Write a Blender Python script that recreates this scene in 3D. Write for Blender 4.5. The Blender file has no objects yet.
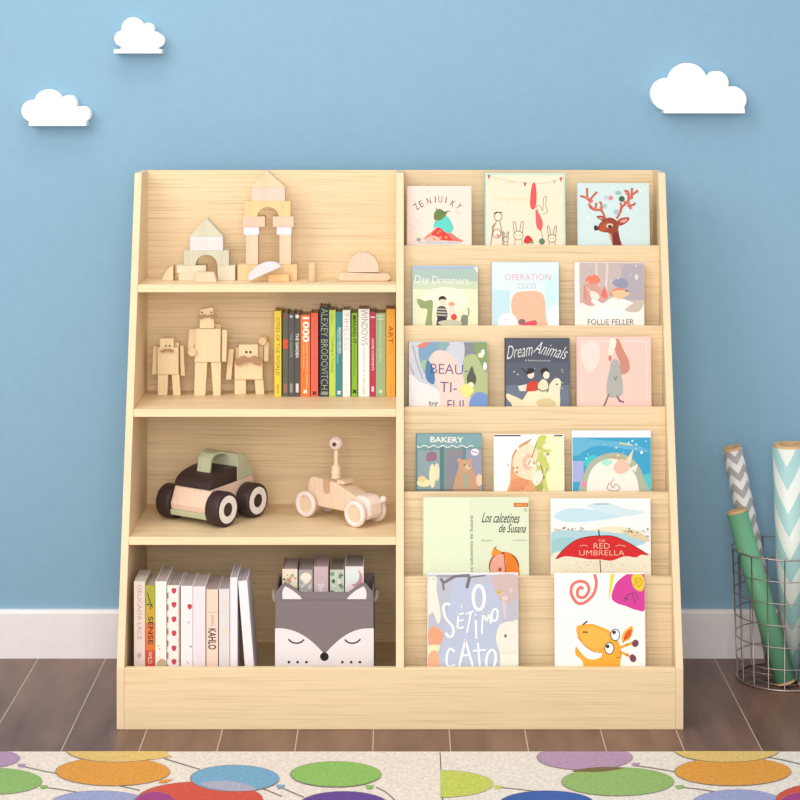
import bpy, bmesh, math, random
from mathutils import Matrix, Vector
from mathutils.geometry import tessellate_polygon
random.seed(7)
SC = bpy.context.scene
COL = SC.collection
PI = math.pi
# ---------------------------------------------------------------- camera
CD, CH, F, HY = 3.16, 1.0786, 1990.0, 50.0
cam = bpy.data.cameras.new('camera'); cam.sensor_width = 36; cam.lens = F/800*36
cam.shift_y = -(400-HY-.5)/800; cam.clip_start = .05
co = bpy.data.objects.new('camera', cam); COL.objects.link(co)
co.location = (0, -CD, CH); co.rotation_euler = (PI/2, 0, 0); SC.camera = co
SC.view_settings.view_transform = 'Standard'; SC.view_settings.look = 'None'
SC.view_settings.gamma = 1; SC.view_settings.use_curve_mapping = False
SC.view_settings.exposure = -0.13

def X(px, y): return (px-400)*(CD+y)/F
def Z(py, y): return CH-(py-HY)*(CD+y)/F
def S(y): return (CD+y)/F            # metres per pixel at depth y

# ---------------------------------------------------------------- materials
def lin(c): 
    c = c/255.0
    return c/12.92 if c <= .04045 else ((c+.055)/1.055)**2.4
def rgb(c, k=.86): return tuple(min(.93, lin(v)*k) for v in c)+(1,)
_mc = {}
def mat(c, rough=.55, kind='plain', k=.86, **kw):
    key = (tuple(c), rough, kind, k, tuple(sorted(kw.items())))
    if key in _mc: return _mc[key]
    m = bpy.data.materials.new(kind+'_%d_%d_%d' % tuple(c)); m.use_nodes = True
    nt = m.node_tree; N = nt.nodes; L = nt.links
    b = N['Principled BSDF']; b.inputs['Roughness'].default_value = rough
    b.inputs['Specular IOR Level'].default_value = kw.get('spec', .3)
    b.inputs['Metallic'].default_value = kw.get('metal', 0)
    base = rgb(c, k)
    tc = N.new('ShaderNodeTexCoord'); mp = N.new('ShaderNodeMapping'); nz = N.new('ShaderNodeTexNoise')
    L.new(tc.outputs['Object'], mp.inputs[0]); L.new(mp.outputs[0], nz.inputs[0])
    rp = N.new('ShaderNodeValToRGB'); L.new(nz.outputs['Fac'], rp.inputs[0]); L.new(rp.outputs[0], b.inputs['Base Color'])
    if kind == 'plain': sc, amt, det = (60,60,60), .03, 3
    elif kind == 'print': sc, amt, det = (220,220,220), .04, 5
    elif kind == 'pages': sc, amt, det = (8,900,8), .12, 2
    elif kind == 'rug': sc, amt, det = (190,190,190), .22, 8
    elif kind == 'felt': sc, amt, det = (700,700,700), .10, 4
    elif kind == 'wood': sc, amt, det = kw.get('sc', (3,40,110)), kw.get('amt', .07), 5
    elif kind == 'toywood': sc, amt, det = (160,160,12), .07, 4
    mp.inputs['Scale'].default_value = sc; nz.inputs['Scale'].default_value = 1
    nz.inputs['Detail'].default_value = det; nz.inputs['Roughness'].default_value = .6
    a, z = rp.color_ramp.elements
    a.position, z.position = .3, .7
    t = (1.0, .945, .84) if kind in ('wood', 'toywood') else (1, 1, 1)
    a.color = tuple(base[i]*(1-amt*(1 if t[i] == 1 else 1+(1-t[i])*2.2)) for i in range(3))+(1,)
    z.color = tuple(min(.95, base[i]*(1+amt*.6)) for i in range(3))+(1,)
    if kind in ('rug', 'felt'):
        bp = N.new('ShaderNodeBump'); bp.inputs['Strength'].default_value = .5; bp.inputs['Distance'].default_value = .002
        L.new(nz.outputs['Fac'], bp.inputs['Height']); L.new(bp.outputs[0], b.inputs['Normal'])
    if kind == 'wood' and kw.get('streak', 1):
        # second layer: long fine dark streaks along the grain
        m2 = N.new('ShaderNodeMapping'); n2 = N.new('ShaderNodeTexNoise')
        m2.inputs['Scale'].default_value = kw.get('sc2', (5.5,200,520)); L.new(tc.outputs['Object'], m2.inputs[0]); L.new(m2.outputs[0], n2.inputs[0])
        n2.inputs['Scale'].default_value = 1; n2.inputs['Detail'].default_value = 3
        r2 = N.new('ShaderNodeValToRGB'); L.new(n2.outputs['Fac'], r2.inputs[0])
        r2.color_ramp.elements[0].position = .36; r2.color_ramp.elements[1].position = .47
        r2.color_ramp.elements[0].color = (kw.get('sd', .80), kw.get('sd', .80)*.97, kw.get('sd', .80)*.90, 1); r2.color_ramp.elements[1].color = (1,1,1,1)
        mx = N.new('ShaderNodeMixRGB'); mx.blend_type = 'MULTIPLY'; mx.inputs[0].default_value = 1
        L.new(rp.outputs[0], mx.inputs[1]); L.new(r2.outputs[0], mx.inputs[2]); L.new(mx.outputs[0], b.inputs['Base Color'])
    _mc[key] = m
    return m

# ---------------------------------------------------------------- mesh builder
class MB:
    def __init__(s): s.v = []; s.f = []; s.mi = []; s.ms = []; s.M = Matrix(); s.sm = []
    def _m(s, m):
        if m not in s.ms: s.ms.append(m)
        return s.ms.index(m)
    def add(s, vs, fs, m, smooth=False):
        o = len(s.v); i = s._m(m)
        s.v += [tuple(s.M @ Vector(v)) for v in vs]
        for f in fs: s.f.append(tuple(o+k for k in f)); s.mi.append(i); s.sm.append(smooth)
        return s
    def box(s, a, b, m):
        x0,y0,z0 = a; x1,y1,z1 = b
        vs = [(x0,y0,z0),(x1,y0,z0),(x1,y1,z0),(x0,y1,z0),(x0,y0,z1),(x1,y0,z1),(x1,y1,z1),(x0,y1,z1)]
        return s.add(vs, [(0,3,2,1),(4,5,6,7),(0,1,5,4),(1,2,6,5),(2,3,7,6),(3,0,4,7)], m)
    def prism(s, pts, y0, y1, m, axis='y', smooth=False):
        """pts in (x,z) extruded along y; counter clockwise seen from -y. axis 'x': pts are (y,z); 'z': (x,y)"""
        n = len(pts)
        def w(p, d):
            if axis == 'y': return (p[0], d, p[1])
            if axis == 'x': return (d, p[0], p[1])
            return (p[0], p[1], d)
        vs = [w(p, y0) for p in pts]+[w(p, y1) for p in pts]
        tri = tessellate_polygon([[Vector((p[0], p[1], 0)) for p in pts]])
        fs = [tuple(t) for t in tri]+[tuple(n+k for k in reversed(t)) for t in tri]
        s.add(vs, fs, m)
        fs = [(i, (i+1) % n, n+(i+1) % n, n+i) for i in range(n)]
        s.add(vs, fs, m, smooth); return s
    def lathe(s, prof, m, n=32, smooth=True, a0=0, a1=2*PI):
        """prof (r,z) revolved round local z"""
        vs = []; fs = []; k = len(prof)
        full = abs(a1-a0-2*PI) < 1e-6
        nn = n if full else n+1
        for i in range(nn):
            a = a0+(a1-a0)*i/n
            for r, z in prof: vs.append((r*math.cos(a), r*math.sin(a), z))
        for i in range(n):
            j = (i+1) % nn
            for q in range(k-1): fs.append((i*k+q, j*k+q, j*k+q+1, i*k+q+1))
        return s.add(vs, fs, m, smooth)
    def ball(s, c, r, m, n=20, sc=(1,1,1)):
        M0 = s.M.copy(); s.M = M0 @ Matrix.Translation(c) @ Matrix.Diagonal((*sc, 1))
        s.lathe([(max(1e-5, r*math.sin(PI*i/n)), -r*math.cos(PI*i/n)) for i in range(n+1)], m, n*2); s.M = M0; return s
    def cyl(s, p0, p1, r, m, n=28, r1=None, bev=0):
        p0 = Vector(p0); p1 = Vector(p1); d = p1-p0; h = d.length
        M0 = s.M.copy(); s.M = M0 @ Matrix.Translation(p0) @ d.to_track_quat('Z', 'Y').to_matrix().to_4x4()
        r1 = r if r1 is None else r1; b = bev
        s.lathe([(1e-5,0),(r-b,0)], m, n, False)
        if b: s.lathe([(r-b,0),(r-b*.3,b*.3),(r,b),(r1,h-b),(r1-b*.3,h-b*.3),(r1-b,h)], m, n)
        else: s.lathe([(r,0),(r1,h)], m, n)
        s.lathe([(r1-b,h),(1e-5,h)], m, n, False)
        s.M = M0; return s
    def tube(s, pts, r, m, n=8, closed=False):
        P = [Vector(p) for p in pts]; k = len(P); vs = []; fs = []
        up = Vector((0,0,1)); prev = None
        for i in range(k):
            if closed: t = P[(i+1) % k]-P[i-1]
            else: t = P[min(i+1, k-1)]-P[max(i-1, 0)]
            t.normalize()
            if prev is None:
                a = t.cross(up)
                if a.length < .05: a = t.cross(Vector((0,1,0)))
            else: a = prev-t*prev.dot(t)
            a.normalize(); b = t.cross(a); prev = a
            for q in range(n):
                w = 2*PI*q/n; vs.append(tuple(P[i]+a*(r*math.cos(w))+b*(r*math.sin(w))))
        for i in range(k if closed else k-1):
            j = (i+1) % k
            for q in range(n):
                fs.append((i*n+q, i*n+(q+1) % n, j*n+(q+1) % n, j*n+q))
        if not closed: fs += [tuple(range(n)), tuple((k-1)*n+q for q in reversed(range(n)))]
        return s.add(vs, fs, m, True)
    def build(s, name, parent=None, bevel=0, seg=2):
        me = bpy.data.meshes.new(name); me.from_pydata(s.v, [], s.f)
        for m in s.ms: me.materials.append(m)
        me.polygons.foreach_set('material_index', s.mi); me.polygons.foreach_set('use_smooth', s.sm); me.update()
        o = bpy.data.objects.new(name, me); COL.objects.link(o)
        if parent: o.parent = parent
        if bevel:
            # merge and orient so that the bevel sees shared, consistent edges
            bm = bmesh.new(); bm.from_mesh(me); bmesh.ops.remove_doubles(bm, verts=bm.verts, dist=1e-6)
            bmesh.ops.recalc_face_normals(bm, faces=bm.faces); bm.to_mesh(me); bm.free()
            b = o.modifiers.new('bevel', 'BEVEL'); b.width = bevel; b.segments = seg; b.limit_method = 'ANGLE'; b.angle_limit = .7
        return o
def thing(name, label, cat, loc=(0,0,0), rz=0, group=None):
    o = bpy.data.objects.new(name, None); o.empty_display_size = .03; COL.objects.link(o)
    o.location = loc; o.rotation_euler = (0,0,rz); return tag(o, label, cat, group)
def tag(o, label, cat, group=None):
    o['label'] = label; o['category'] = cat
    if group: o['group'] = group
    return o
def struct(mb, name, **k):
    o = mb.build(name, **k); o['kind'] = 'structure'; return o

# ---------------------------------------------------------------- printed artwork (flat shapes on a cover plane)
_tx = {}
def text_geo(s, bold=0.0):
    if (s, bold) in _tx: return _tx[(s, bold)]
    cu = bpy.data.curves.new('t', 'FONT'); cu.body = s; cu.size = 1; cu.resolution_u = 3; cu.offset = bold
    o = bpy.data.objects.new('t', cu); COL.objects.link(o)
    dg = bpy.context.evaluated_depsgraph_get(); dg.update(); e = o.evaluated_get(dg); me = e.to_mesh()
    vs = [tuple(v.co[:2]) for v in me.vertices]; fs = [tuple(p.vertices) for p in me.polygons]
    e.to_mesh_clear(); bpy.data.objects.remove(o); bpy.data.curves.remove(cu)
    _tx[(s, bold)] = (vs, fs); return vs, fs
def smooth_loop(pts, n=6, closed=True):
    out = []; k = len(pts)
    for i in range(k if closed else k-1):
        if closed: p = [pts[(i+j-1) % k] for j in range(4)]
        else: p = [pts[min(max(i+j-1, 0), k-1)] for j in range(4)]
        for q in range(n):
            t = q/n
            out.append(tuple(.5*(2*p[1][c]+(p[2][c]-p[0][c])*t+(2*p[0][c]-5*p[1][c]+4*p[2][c]-p[3][c])*t*t+(3*p[1][c]-p[0][c]-3*p[2][c]+p[3][c])*t**3) for c in (0,1)))
    if not closed: out.append(tuple(pts[-1]))
    return out
class Art:
    """collects flat shapes given in photograph coordinates; fn maps them onto the surface"""
    def __init__(s, mb, fn, rect=None, kind='print', step=.00002, base=.00006):
        s.mb = mb; s.fn = fn; s.rect = rect; s.kind = kind; s.h = base; s.step = step
    def _c(s, p):
        if not s.rect: return p
        x0,y0,x1,y1 = s.rect
        return (min(max(p[0], x0), x1), min(max(p[1], y0), y1))
    def _put(s, vs, fs, c, up=True):
        m = mat(c, .6, s.kind)
        V = [s.fn(*s._c(v), s.h) for v in vs]
        s.mb.add(V, fs, m)
        if up: s.h += s.step
    def p(s, c, pts, up=True):
        pts = [s._c(q) for q in pts]
        try: tri = tessellate_polygon([[Vector((q[0], q[1], 0)) for q in pts]])
        except Exception: return s
        s._put(pts, [tuple(t) for t in tri], c, up); return s
    def b(s, c, pts, up=True): return s.p(c, smooth_loop(pts), up)
    def r(s, c, x0, y0, x1, y1): return s.p(c, [(x0,y0),(x1,y0),(x1,y1),(x0,y1)])
    def e(s, c, cx, cy, rx, ry=None, rot=0, up=True, a0=0, a1=360):
        ry = ry or rx; ca, sa = math.cos(math.radians(rot)), math.sin(math.radians(rot)); pts = []
        n = 32
        for i in range(n if a1-a0 == 360 else n+1):
            a = math.radians(a0+(a1-a0)*i/n); x, y = rx*math.cos(a), ry*math.sin(a)
            pts.append((cx+x*ca-y*sa, cy+x*sa+y*ca))
        return s.p(c, pts, up)
    def l(s, c, w, pts, sm=False, up=True, closed=False):
        if sm: pts = smooth_loop(pts, 6, closed)
        elif closed: pts = list(pts)+[pts[0]]
        vs = []; fs = []
        k = len(pts)
        if not sm and not closed and k > 2 and k < 30:
            for i in range(k-1):
                (ax, ay), (bx, by) = pts[i], pts[i+1]; d = math.hypot(bx-ax, by-ay) or 1; nx, ny = -(by-ay)/d*w/2, (bx-ax)/d*w/2
                s._put([(ax+nx,ay+ny),(ax-nx,ay-ny),(bx-nx,by-ny),(bx+nx,by+ny)], [(0,1,2,3)], c, False)
                if i: s.e(c, ax, ay, w/2, w/2, up=False)
            if up: s.h += s.step
            return s
        for i in range(k):
            a = pts[max(i-1, 0)]; b = pts[min(i+1, k-1)]
            dx, dy = b[0]-a[0], b[1]-a[1]; d = math.hypot(dx, dy) or 1
            nx, ny = -dy/d*w/2, dx/d*w/2
            vs += [(pts[i][0]+nx, pts[i][1]+ny), (pts[i][0]-nx, pts[i][1]-ny)]
            if i: fs.append((2*i-2, 2*i-1, 2*i+1, 2*i))
        s._put(vs, fs, c, up); return s
    def ol(s, c, w, cx, cy, rx, ry=None, rot=0):
        ry = ry or rx; ca, sa = math.cos(math.radians(rot)), math.sin(math.radians(rot)); pts = []
        for i in range(33):
            a = 2*PI*i/32; x, y = rx*math.cos(a), ry*math.sin(a); pts.append((cx+x*ca-y*sa, cy+x*sa+y*ca))
        return s.l(c, w, pts)
    def t(s, c, txt, cx, cy, w, h, rot=0, bold=0.0, shear=0):
        """text fitted in a w x h box centred on cx,cy; rot in degrees, clockwise in the picture"""
        vs, fs = text_geo(txt, bold)
        if not vs: return s
        x0 = min(v[0] for v in vs); x1 = max(v[0] for v in vs); y0 = min(v[1] for v in vs); y1 = max(v[1] for v in vs)
        ca, sa = math.cos(math.radians(rot)), math.sin(math.radians(rot)); out = []
        for a, b in vs:
            u = ((a-x0)/(x1-x0)-.5)*w; v = -((b-y0)/(y1-y0)-.5)*h; u -= shear*v
            out.append((cx+u*ca-v*sa, cy+u*sa+v*ca))
        s._put(out, fs, c); return s
    def dots(s, c, n, x0, y0, x1, y1, r, seed=1):
        R = random.Random(seed)
        for i in range(n): s.e(c, R.uniform(x0, x1), R.uniform(y0, y1), r*R.uniform(.5, 1.2), up=False)
        s.h += s.step; return s

# ---------------------------------------------------------------- the room
WY = .380
fl = bpy.data.materials.new('floor_planks'); fl.use_nodes = True
N = fl.node_tree.nodes; L = fl.node_tree.links; B = N['Principled BSDF']
def math_n(op, a=None, b=None, v=None):
    n = N.new('ShaderNodeMath'); n.operation = op
    if a is not None: L.new(a, n.inputs[0])
    if b is not None: L.new(b, n.inputs[1])
    if v is not None: n.inputs[1].default_value = v
    return n.outputs[0]
tc = N.new('ShaderNodeTexCoord'); sx = N.new('ShaderNodeSeparateXYZ'); L.new(tc.outputs['Object'], sx.inputs[0])
PW = .12
px_ = math_n('DIVIDE', math_n('ADD', sx.outputs[0], v=.042+PW*50), v=PW)
fr = math_n('FRACT', px_); idx = math_n('FLOOR', px_)
ed = math_n('ABSOLUTE', math_n('SUBTRACT', fr, v=.5)); seam = math_n('GREATER_THAN', ed, v=.4930)
cb = N.new('ShaderNodeCombineXYZ'); L.new(math_n('MULTIPLY', sx.outputs[0], v=26), cb.inputs[0]); L.new(math_n('MULTIPLY', sx.outputs[1], v=5), cb.inputs[1]); L.new(math_n('MULTIPLY', idx, v=7.3), cb.inputs[2])
nz = N.new('ShaderNodeTexNoise'); nz.inputs['Scale'].default_value = 1; nz.inputs['Detail'].default_value = 6; L.new(cb.outputs[0], nz.inputs[0])
rp = N.new('ShaderNodeValToRGB'); L.new(nz.outputs['Fac'], rp.inputs[0])
rp.color_ramp.elements[0].position = .25; rp.color_ramp.elements[0].color = rgb((94,66,56), .85)
rp.color_ramp.elements[1].position = .75; rp.color_ramp.elements[1].color = rgb((140,104,88), .85)
mx = N.new('ShaderNodeMixRGB'); L.new(seam, mx.inputs[0]); L.new(rp.outputs[0], mx.inputs[1]); mx.inputs[2].default_value = rgb((198,174,154), .9)
L.new(mx.outputs[0], B.inputs['Base Color']); B.inputs['Roughness'].default_value = .33; B.inputs['Specular IOR Level'].default_value = .4
mb = MB(); mb.box((-2.6,-2.2,-.03), (2.6,WY+.1,0), fl); struct(mb, 'floor')
mw = mat((146,187,213), .8, 'plain', k=.79)
mb = MB(); mb.box((-2.6,WY,0), (2.6,WY+.1,2.6), mw); struct(mb, 'wall_back')
mb = MB(); zb = .0855
mb.prism([(WY,0),(.3700,0),(.3700,zb-.006),(.3728,zb),(WY,zb)], -2.6, 2.6, mat((247,243,244), .5), axis='x'); struct(mb, 'baseboard_back')

# ---------------------------------------------------------------- lights
w = bpy.data.worlds.new('world'); SC.world = w; w.use_nodes = True
w.node_tree.nodes['Background'].inputs[0].default_value = (1,.985,.97,1); w.node_tree.nodes['Background'].inputs[1].default_value = .98
def area(name, loc, tgt, size, power, col=(1,.97,.93)):
    l = bpy.data.lights.new(name, 'AREA'); l.size = size; l.energy = power; l.color = col
    o = bpy.data.objects.new(name, l); COL.objects.link(o); o.location = loc
    o.rotation_euler = (Vector(tgt)-Vector(loc)).to_track_quat('-Z', 'Y').to_euler(); return o
area('key_light', (-1.7,-2.0,2.2), (-.2,.1,.5), 1.4, 36)  # out-of-view area key from upper left; no window there
area('front_fill', (-.1,-2.9,1.25), (0,.2,.42), 1.2, 40)  # fill light added near the camera to brighten the shelf compartments
area('overhead_fill', (-.5,-.55,2.5), (-.45,-.3,0), .8, 9)  # unseen fill added overhead so the wall gets lighter towards its top
# ---------------------------------------------------------------- the bookshelf
WD = mat((243,216,175), .5, 'wood')
WE = mat((241,215,177), .5, 'wood', sc=(6,6,30), amt=.04, streak=0)
WL = mat((244,218,177), .5, 'wood', amt=.06, sd=.88)
T = .012; HW = .450; HZ = .871; BY = .300; TD = .215; KZ = .0975
def fy(z): return 0 if z < KZ else TD*(z-KZ)/(HZ-KZ)
shelf = thing('bookshelf', 'tall light wood bookshelf with sloping sides, cubbies at left and tiered display pockets at right', 'bookshelf', (0,0,0))
for x0 in (-HW, HW-T):
    mb = MB(); mb.prism([(0,0),(BY,0),(BY,HZ),(TD,HZ),(0,KZ)], x0, x0+T, WE, axis='x'); mb.build('side_panel', shelf, .0012)
DX = .0065
mb = MB(); mb.prism([(.012,0),(BY-.010,0),(BY-.010,HZ),(TD,HZ),(0.0,KZ),(.012,KZ)], -DX, DX, WE, axis='x'); mb.build('divider', shelf, .001)
mb = MB(); mb.box((-HW+T,BY-.010,.02), (HW-T,BY,HZ), WD); mb.build('back_panel', shelf)
SZ = [.6872, .4893, .2926]
for z in SZ:
    mb = MB(); y0 = fy(z)+.001
    mb.prism([(y0,z),(y0-.002,z-.0125),(BY-.010,z-.0125),(BY-.010,z)], -HW+T, -DX, WL, axis='x'); mb.build('shelf', shelf, .0008)
FZ = .053
mb = MB(); mb.box((-HW+T,.012,FZ-.012), (HW-T,BY-.010,FZ), WL); mb.build('bottom_shelf', shelf)
mb = MB(); mb.box((-HW+T,0,0), (HW-T,.012,KZ), WL); mb.build('base_board', shelf, .0012)
TB = .009
LIP = [.200, .160, .122, .082, .044, 0.0]
LZ = [Z(244.7,.209), Z(324.7,.169), Z(405.7,.131), Z(490.6,.091), Z(574.8,.053), KZ]
BACK = [BY-.010]+LIP[:5]
PF = [z-.026 for z in LZ[:5]]+[FZ]
for i in range(5):
    mb = MB(); mb.box((DX,LIP[i],PF[i+1]), (HW-T,LIP[i]+TB,LZ[i]), WD); mb.build('display_board', shelf, .0008)
    mb = MB(); mb.box((DX,LIP[i]+TB,PF[i]-.008), (HW-T,BACK[i]+(TB if i else 0),PF[i]), WL); mb.build('pocket_floor', shelf)

# ---------------------------------------------------------------- face-out books
PG = (238,230,214)
def face_book(row, x0, y0, x1, yl, cover, label, art=None, lean=.55, spine=None, th=.008, side='l'):
    yf = LIP[row]+(TB if row < 5 else .012)+.0025
    zf = PF[row]
    room = BACK[row]-(LIP[row]+(TB if row < 5 else .012))-th-.004
    yt = yf+min(room*lean, .016)
    zt = Z(y0, yt)
    Hh = zt-zf; th_a = math.asin((yt-yf)/Hh)
    # how far up the next back board reaches: keep the leaning book in front of it
    xm = (x0+x1)/2; Wd = (x1-x0)*S(yt)
    o = thing('book', label, 'book', (X(xm, yf), yf, zf+th*math.sin(th_a)+.0004)); o['group'] = 'picture books facing forward in the display pockets'
    o.rotation_euler = (-th_a, 0, 0)
    Hh = Hh/math.cos(th_a)-.0006
    cm = mat(cover, .45, 'print'); sp = mat(spine or cover, .45, 'print')
    c = MB(); b = .0012
    c.box((-Wd/2+.001,0,0), (Wd/2,b,Hh), cm); c.box((-Wd/2+.001,th-b,0), (Wd/2,th,Hh), cm); c.box((-Wd/2,0,0), (-Wd/2+.0014,th,Hh), sp)
    if art:
        yfl = yf
        zl = LZ[row]; v_l = (zl-zf)     # local height where the lip cuts the picture
        # ray through the lip top at (yl) meets the cover slightly lower because the cover sits behind the lip
        zc = CH-(CH-zl)*(CD+yf)/(CD+LIP[row]+.004); v_l = zc-zf
        def fn(px, py, h):
            u = (px-xm)/(x1-x0)*Wd
            v = v_l+(yl-py)/(yl-y0)*(Hh-v_l)
            return (u, -h, v)
        ybot = yl+v_l/((Hh-v_l)/(yl-y0))
        A = Art(c, fn, (x0+.5, y0+.3, x1-.2, ybot-.3)); art(A)
    c.build('cover', o)
    p = MB(); p.box((-Wd/2+.0016,b,.0012), (Wd/2-.0015,th-b,Hh-.0012), mat(PG, .8, 'pages')); p.build('pages', o)
    return o

def a_z(A):
    A.dots((238,205,192), 14, 410,190,468,240, 1.2, 3)
    for ch, x, y, r in zip('ZENIUIKY', (416.5,421.5,429,435.5,440.5,446.2,453,459), (206.8,204,201,199.6,199.4,200,203.5,206.5), (-38,-26,-14,-4,2,8,28,50)):
        A.t((84,66,62), ch, x, y, .9 if ch == 'I' else 3.8, 6.5, r)
    A.b((238,120,110), [(425,240),(432,232),(439,227),(448,231),(456,237),(463,242),(448,241)])
    A.b((225,60,60), [(429,238),(436,230),(442,227),(447,234),(452,241),(440,240)])
    A.b((240,190,180), [(425,241),(432,236),(440,239),(436,243)])
    A.b((96,210,196), [(434,228),(435,222),(441,217),(448,217),(453,226),(452,232),(446,233),(440,228)])
    A.b((110,130,70), [(434,219),(435,212),(440,209),(445,212),(448,211),(444,218),(438,221)])
    A.l((110,80,60), .8, [(438,212),(436,208)]); A.l((110,80,60), .8, [(443,213),(450,211)])
    A.dots((235,150,90), 9, 430,231,447,240, 1.3, 5); A.dots((80,140,90), 6, 435,211,445,219, 1, 6)
    A.e((200,205,210), 440, 243, 22, 1.4); A.e((170,165,165), 419, 240, 2.4, 2)
def a_bunny(A):
    A.r((246,227,202), 487,175.5,563.5,250)
    A.t((215,205,180), 'Fany', 512, 183, 8, 5); A.t((225,215,170), 'ihr größer', 512, 200, 34, 6)
    for x, y, c in ((489.5,177.5,(170,90,50)),(525.5,185,(200,70,60)),(561.5,180,(215,70,70)),(555,183,(190,200,180)),(497,181,(240,225,160)),(505,183.5,(225,225,200))):
        A.p(c, [(x-1.6,y-2.4),(x+1.6,y-2.6),(x,y+2.6)])
    A.l((190,180,150), .4, [(489,176),(510,181),(530,183),(548,183),(563,177)], True)
    A.b((226,88,88), [(533,184),(536,184),(537,196),(536,207),(533,210),(530.5,206),(531,194)])
    # tall rabbit at right
    A.l((120,110,95), .5, [(539,215),(537,206),(541,207),(543,211),(544,199),(547,197),(546,206),(548,212),(543,215)], True)
    A.b((226,100,100), [(536,210),(540,215),(543,224),(541,231),(537,228),(536,219)]); A.l((120,110,95), .5, [(541,229),(543,240)])
    A.e((100,130,90), 542, 242, 3, 3.2)
    # small rabbits
    for x, y, s in ((518.5,236,1.0),(552,239,.9),(506,240,.55)):
        A.ol((125,110,95), .6, x, y, 4.6*s, 4.4*s)
        for d in (-1, 1):
            A.l((125,110,95), .6, [(x+d*1.3*s,y-3.8*s),(x+d*3*s,y-13*s),(x+d*5*s,y-13*s),(x+d*4*s,y-2.6*s)], True); A.e((90,70,60), x+d*1.6*s, y-.4*s, .5*s)
        A.l((125,110,95), .5, [(x-3*s,y+4*s),(x-4*s,y+10*s),(x+4*s,y+10*s),(x+3*s,y+4*s)])
    # child with cup
    A.ol((115,100,90), .6, 498.5, 217, 3.8, 4.2); A.l((80,70,65), .9, [(494,214),(497,212.5),(502.5,213)]); A.l((115,100,90), .6, [(497,221),(493,230),(491,245)]); A.l((115,100,90), .6, [(500,221),(502,231),(503,245)])
    A.ol((115,100,90), .6, 497, 234, 4, 4.6); A.l((115,100,90), .5, [(495,224),(492,228),(494,232)]); A.e((225,150,140), 498, 236, 1.4)
    A.b((205,60,55), [(525,238),(528,236),(531,238),(533,242),(528,244),(524,243)]); A.e((120,170,110), 532, 243, 1.8, 1.2)
def a_deer(A):
    red = (150,62,42); an = (196,96,70)
    A.dots((240,246,246), 22, 580,186,648,240, .9, 9)
    # neck, head
    A.b((218,150,110), [(601,226),(608,232),(613,245.5),(622,252),(622,246),(612,228)])
    A.b(red, [(607,230),(612,236),(614,250),(623,251),(620,238),(618,228),(613,222)])
    A.b(red, [(598,230),(600,224),(606,219),(612,218),(618,222),(619,228),(615,233),(608,233),(602,232)])
    A.b((176,82,52), [(600,229),(603,224),(609,222),(608,229),(603,232)])
    A.b((120,40,36), [(613,238),(616,232),(619,236),(620,246),(615,248)])
    A.e((50,40,45), 596.5, 228.5, 2.1, 3.1, -10); A.b((245,235,230), [(596,231),(600,231),(599,233),(596.5,232.5)])
    A.e((235,200,170), 610, 226, 3.4, 2.2, -10); A.e((35,25,25), 610.3, 226.8, 1.9, 1.5)
    A.b(red, [(597,217),(602,216),(607,219),(603,221)]); A.e((225,150,140), 601.5, 218.4, 2.2, .9, 20)
    A.b((160,70,50), [(618,221),(623,218),(630,218),(627,223),(620,226)]); A.b((235,150,145), [(620,222),(624,219.5),(628,219.5),(625,223)])
    for pts in ([(606,219),(602,211),(595,210),(590,207)],[(602,211),(602,204),(600,202)],[(595,210),(589,204)],[(592,203),(587,198),(581,196)],[(588,199),(588,188)],[(590,201),(594,196),(598,192)],[(596,210),(597,203)],
                [(617,219),(621,212),(623,205)],[(621,212),(622,206),(621,203)],[(623,207),(627,203),(630,199)],[(628,206),(634,205),(636,203)],[(629,201),(629,192),(625,191)],[(629,199),(634,194),(639,191)],[(632,197),(633,188)]):
        A.l(an, 2.1, pts, True)
    for x, y in ((588,198),(592,201),(602,208),(629,203),(632,198),(596,209),(631,208)): A.e((225,110,95), x, y, 1.8, 1.5)
    A.e((236,128,140), 611.5, 198, 2.2); A.e((190,205,205), 607, 197.5, 2.6, 1.8); A.e((60,100,75), 622.5, 199, 2.9); A.e((160,190,185), 619, 193, 3, 2); A.e((170,195,200), 617, 212, 3, 2.5); A.e((170,195,200), 605, 206, 2.4, 1.8)
    A.dots((225,100,100), 7, 622,190,638,205, 1, 10)
def a_dream_green(A):
    A.r((172,196,184), 413,267,478,282); A.r((205,216,186), 413,281,478,300); A.r((232,232,196), 413,289,478,340)
    A.e((240,240,214), 445, 300, 24, 13); A.r((170,185,215), 412.6,266,478,268.4)
    A.t((236,238,222), 'Day Dreamers', 442, 281, 54, 10, 2); A.t((236,238,222), 'Emily Winfield Martin', 443, 290, 24, 2.2)
    A.b((148,164,110), [(417,301),(422,303),(426,301),(432,300),(433,306),(432,316),(432,330),(425,330),(427,315),(427,309),(421,308)])
    A.b((148,164,110), [(422,303),(417,300),(419,299),(426,302)])
    A.e((60,45,40), 442.5, 299.5, 3.9, 3.6); A.b((240,215,190), [(439.5,300),(446,300),(445,305),(441,305)])
    A.b((92,88,80), [(437,309),(441,306),(446,308),(447,318),(438,320)])
    for y in (309,312,315): A.l((225,225,210), .8, [(437,y),(446.5,y+.4)])
    A.b((50,52,62), [(438,318),(446,318),(446,326),(437,330)]); A.e((245,220,205), 451.5, 306, 3, 3.6); A.e((235,160,130), 451.5, 304, 3.2, 2)
    A.b((245,215,205), [(450,309),(455,311),(457,318),(450,319)]); A.b((214,74,54), [(451,316),(455,314),(457,318),(453,321)])
    A.b((130,140,120), [(461,318),(463,315),(467,316),(468,322),(466,330),(461,326)]); A.l((110,120,105), .9, [(467,318),(469,312),(468,308)], True)
    A.e((200,200,170), 450, 323, 12, 3); A.p((250,250,250), [(474,267),(478,267),(478,273)])
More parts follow.
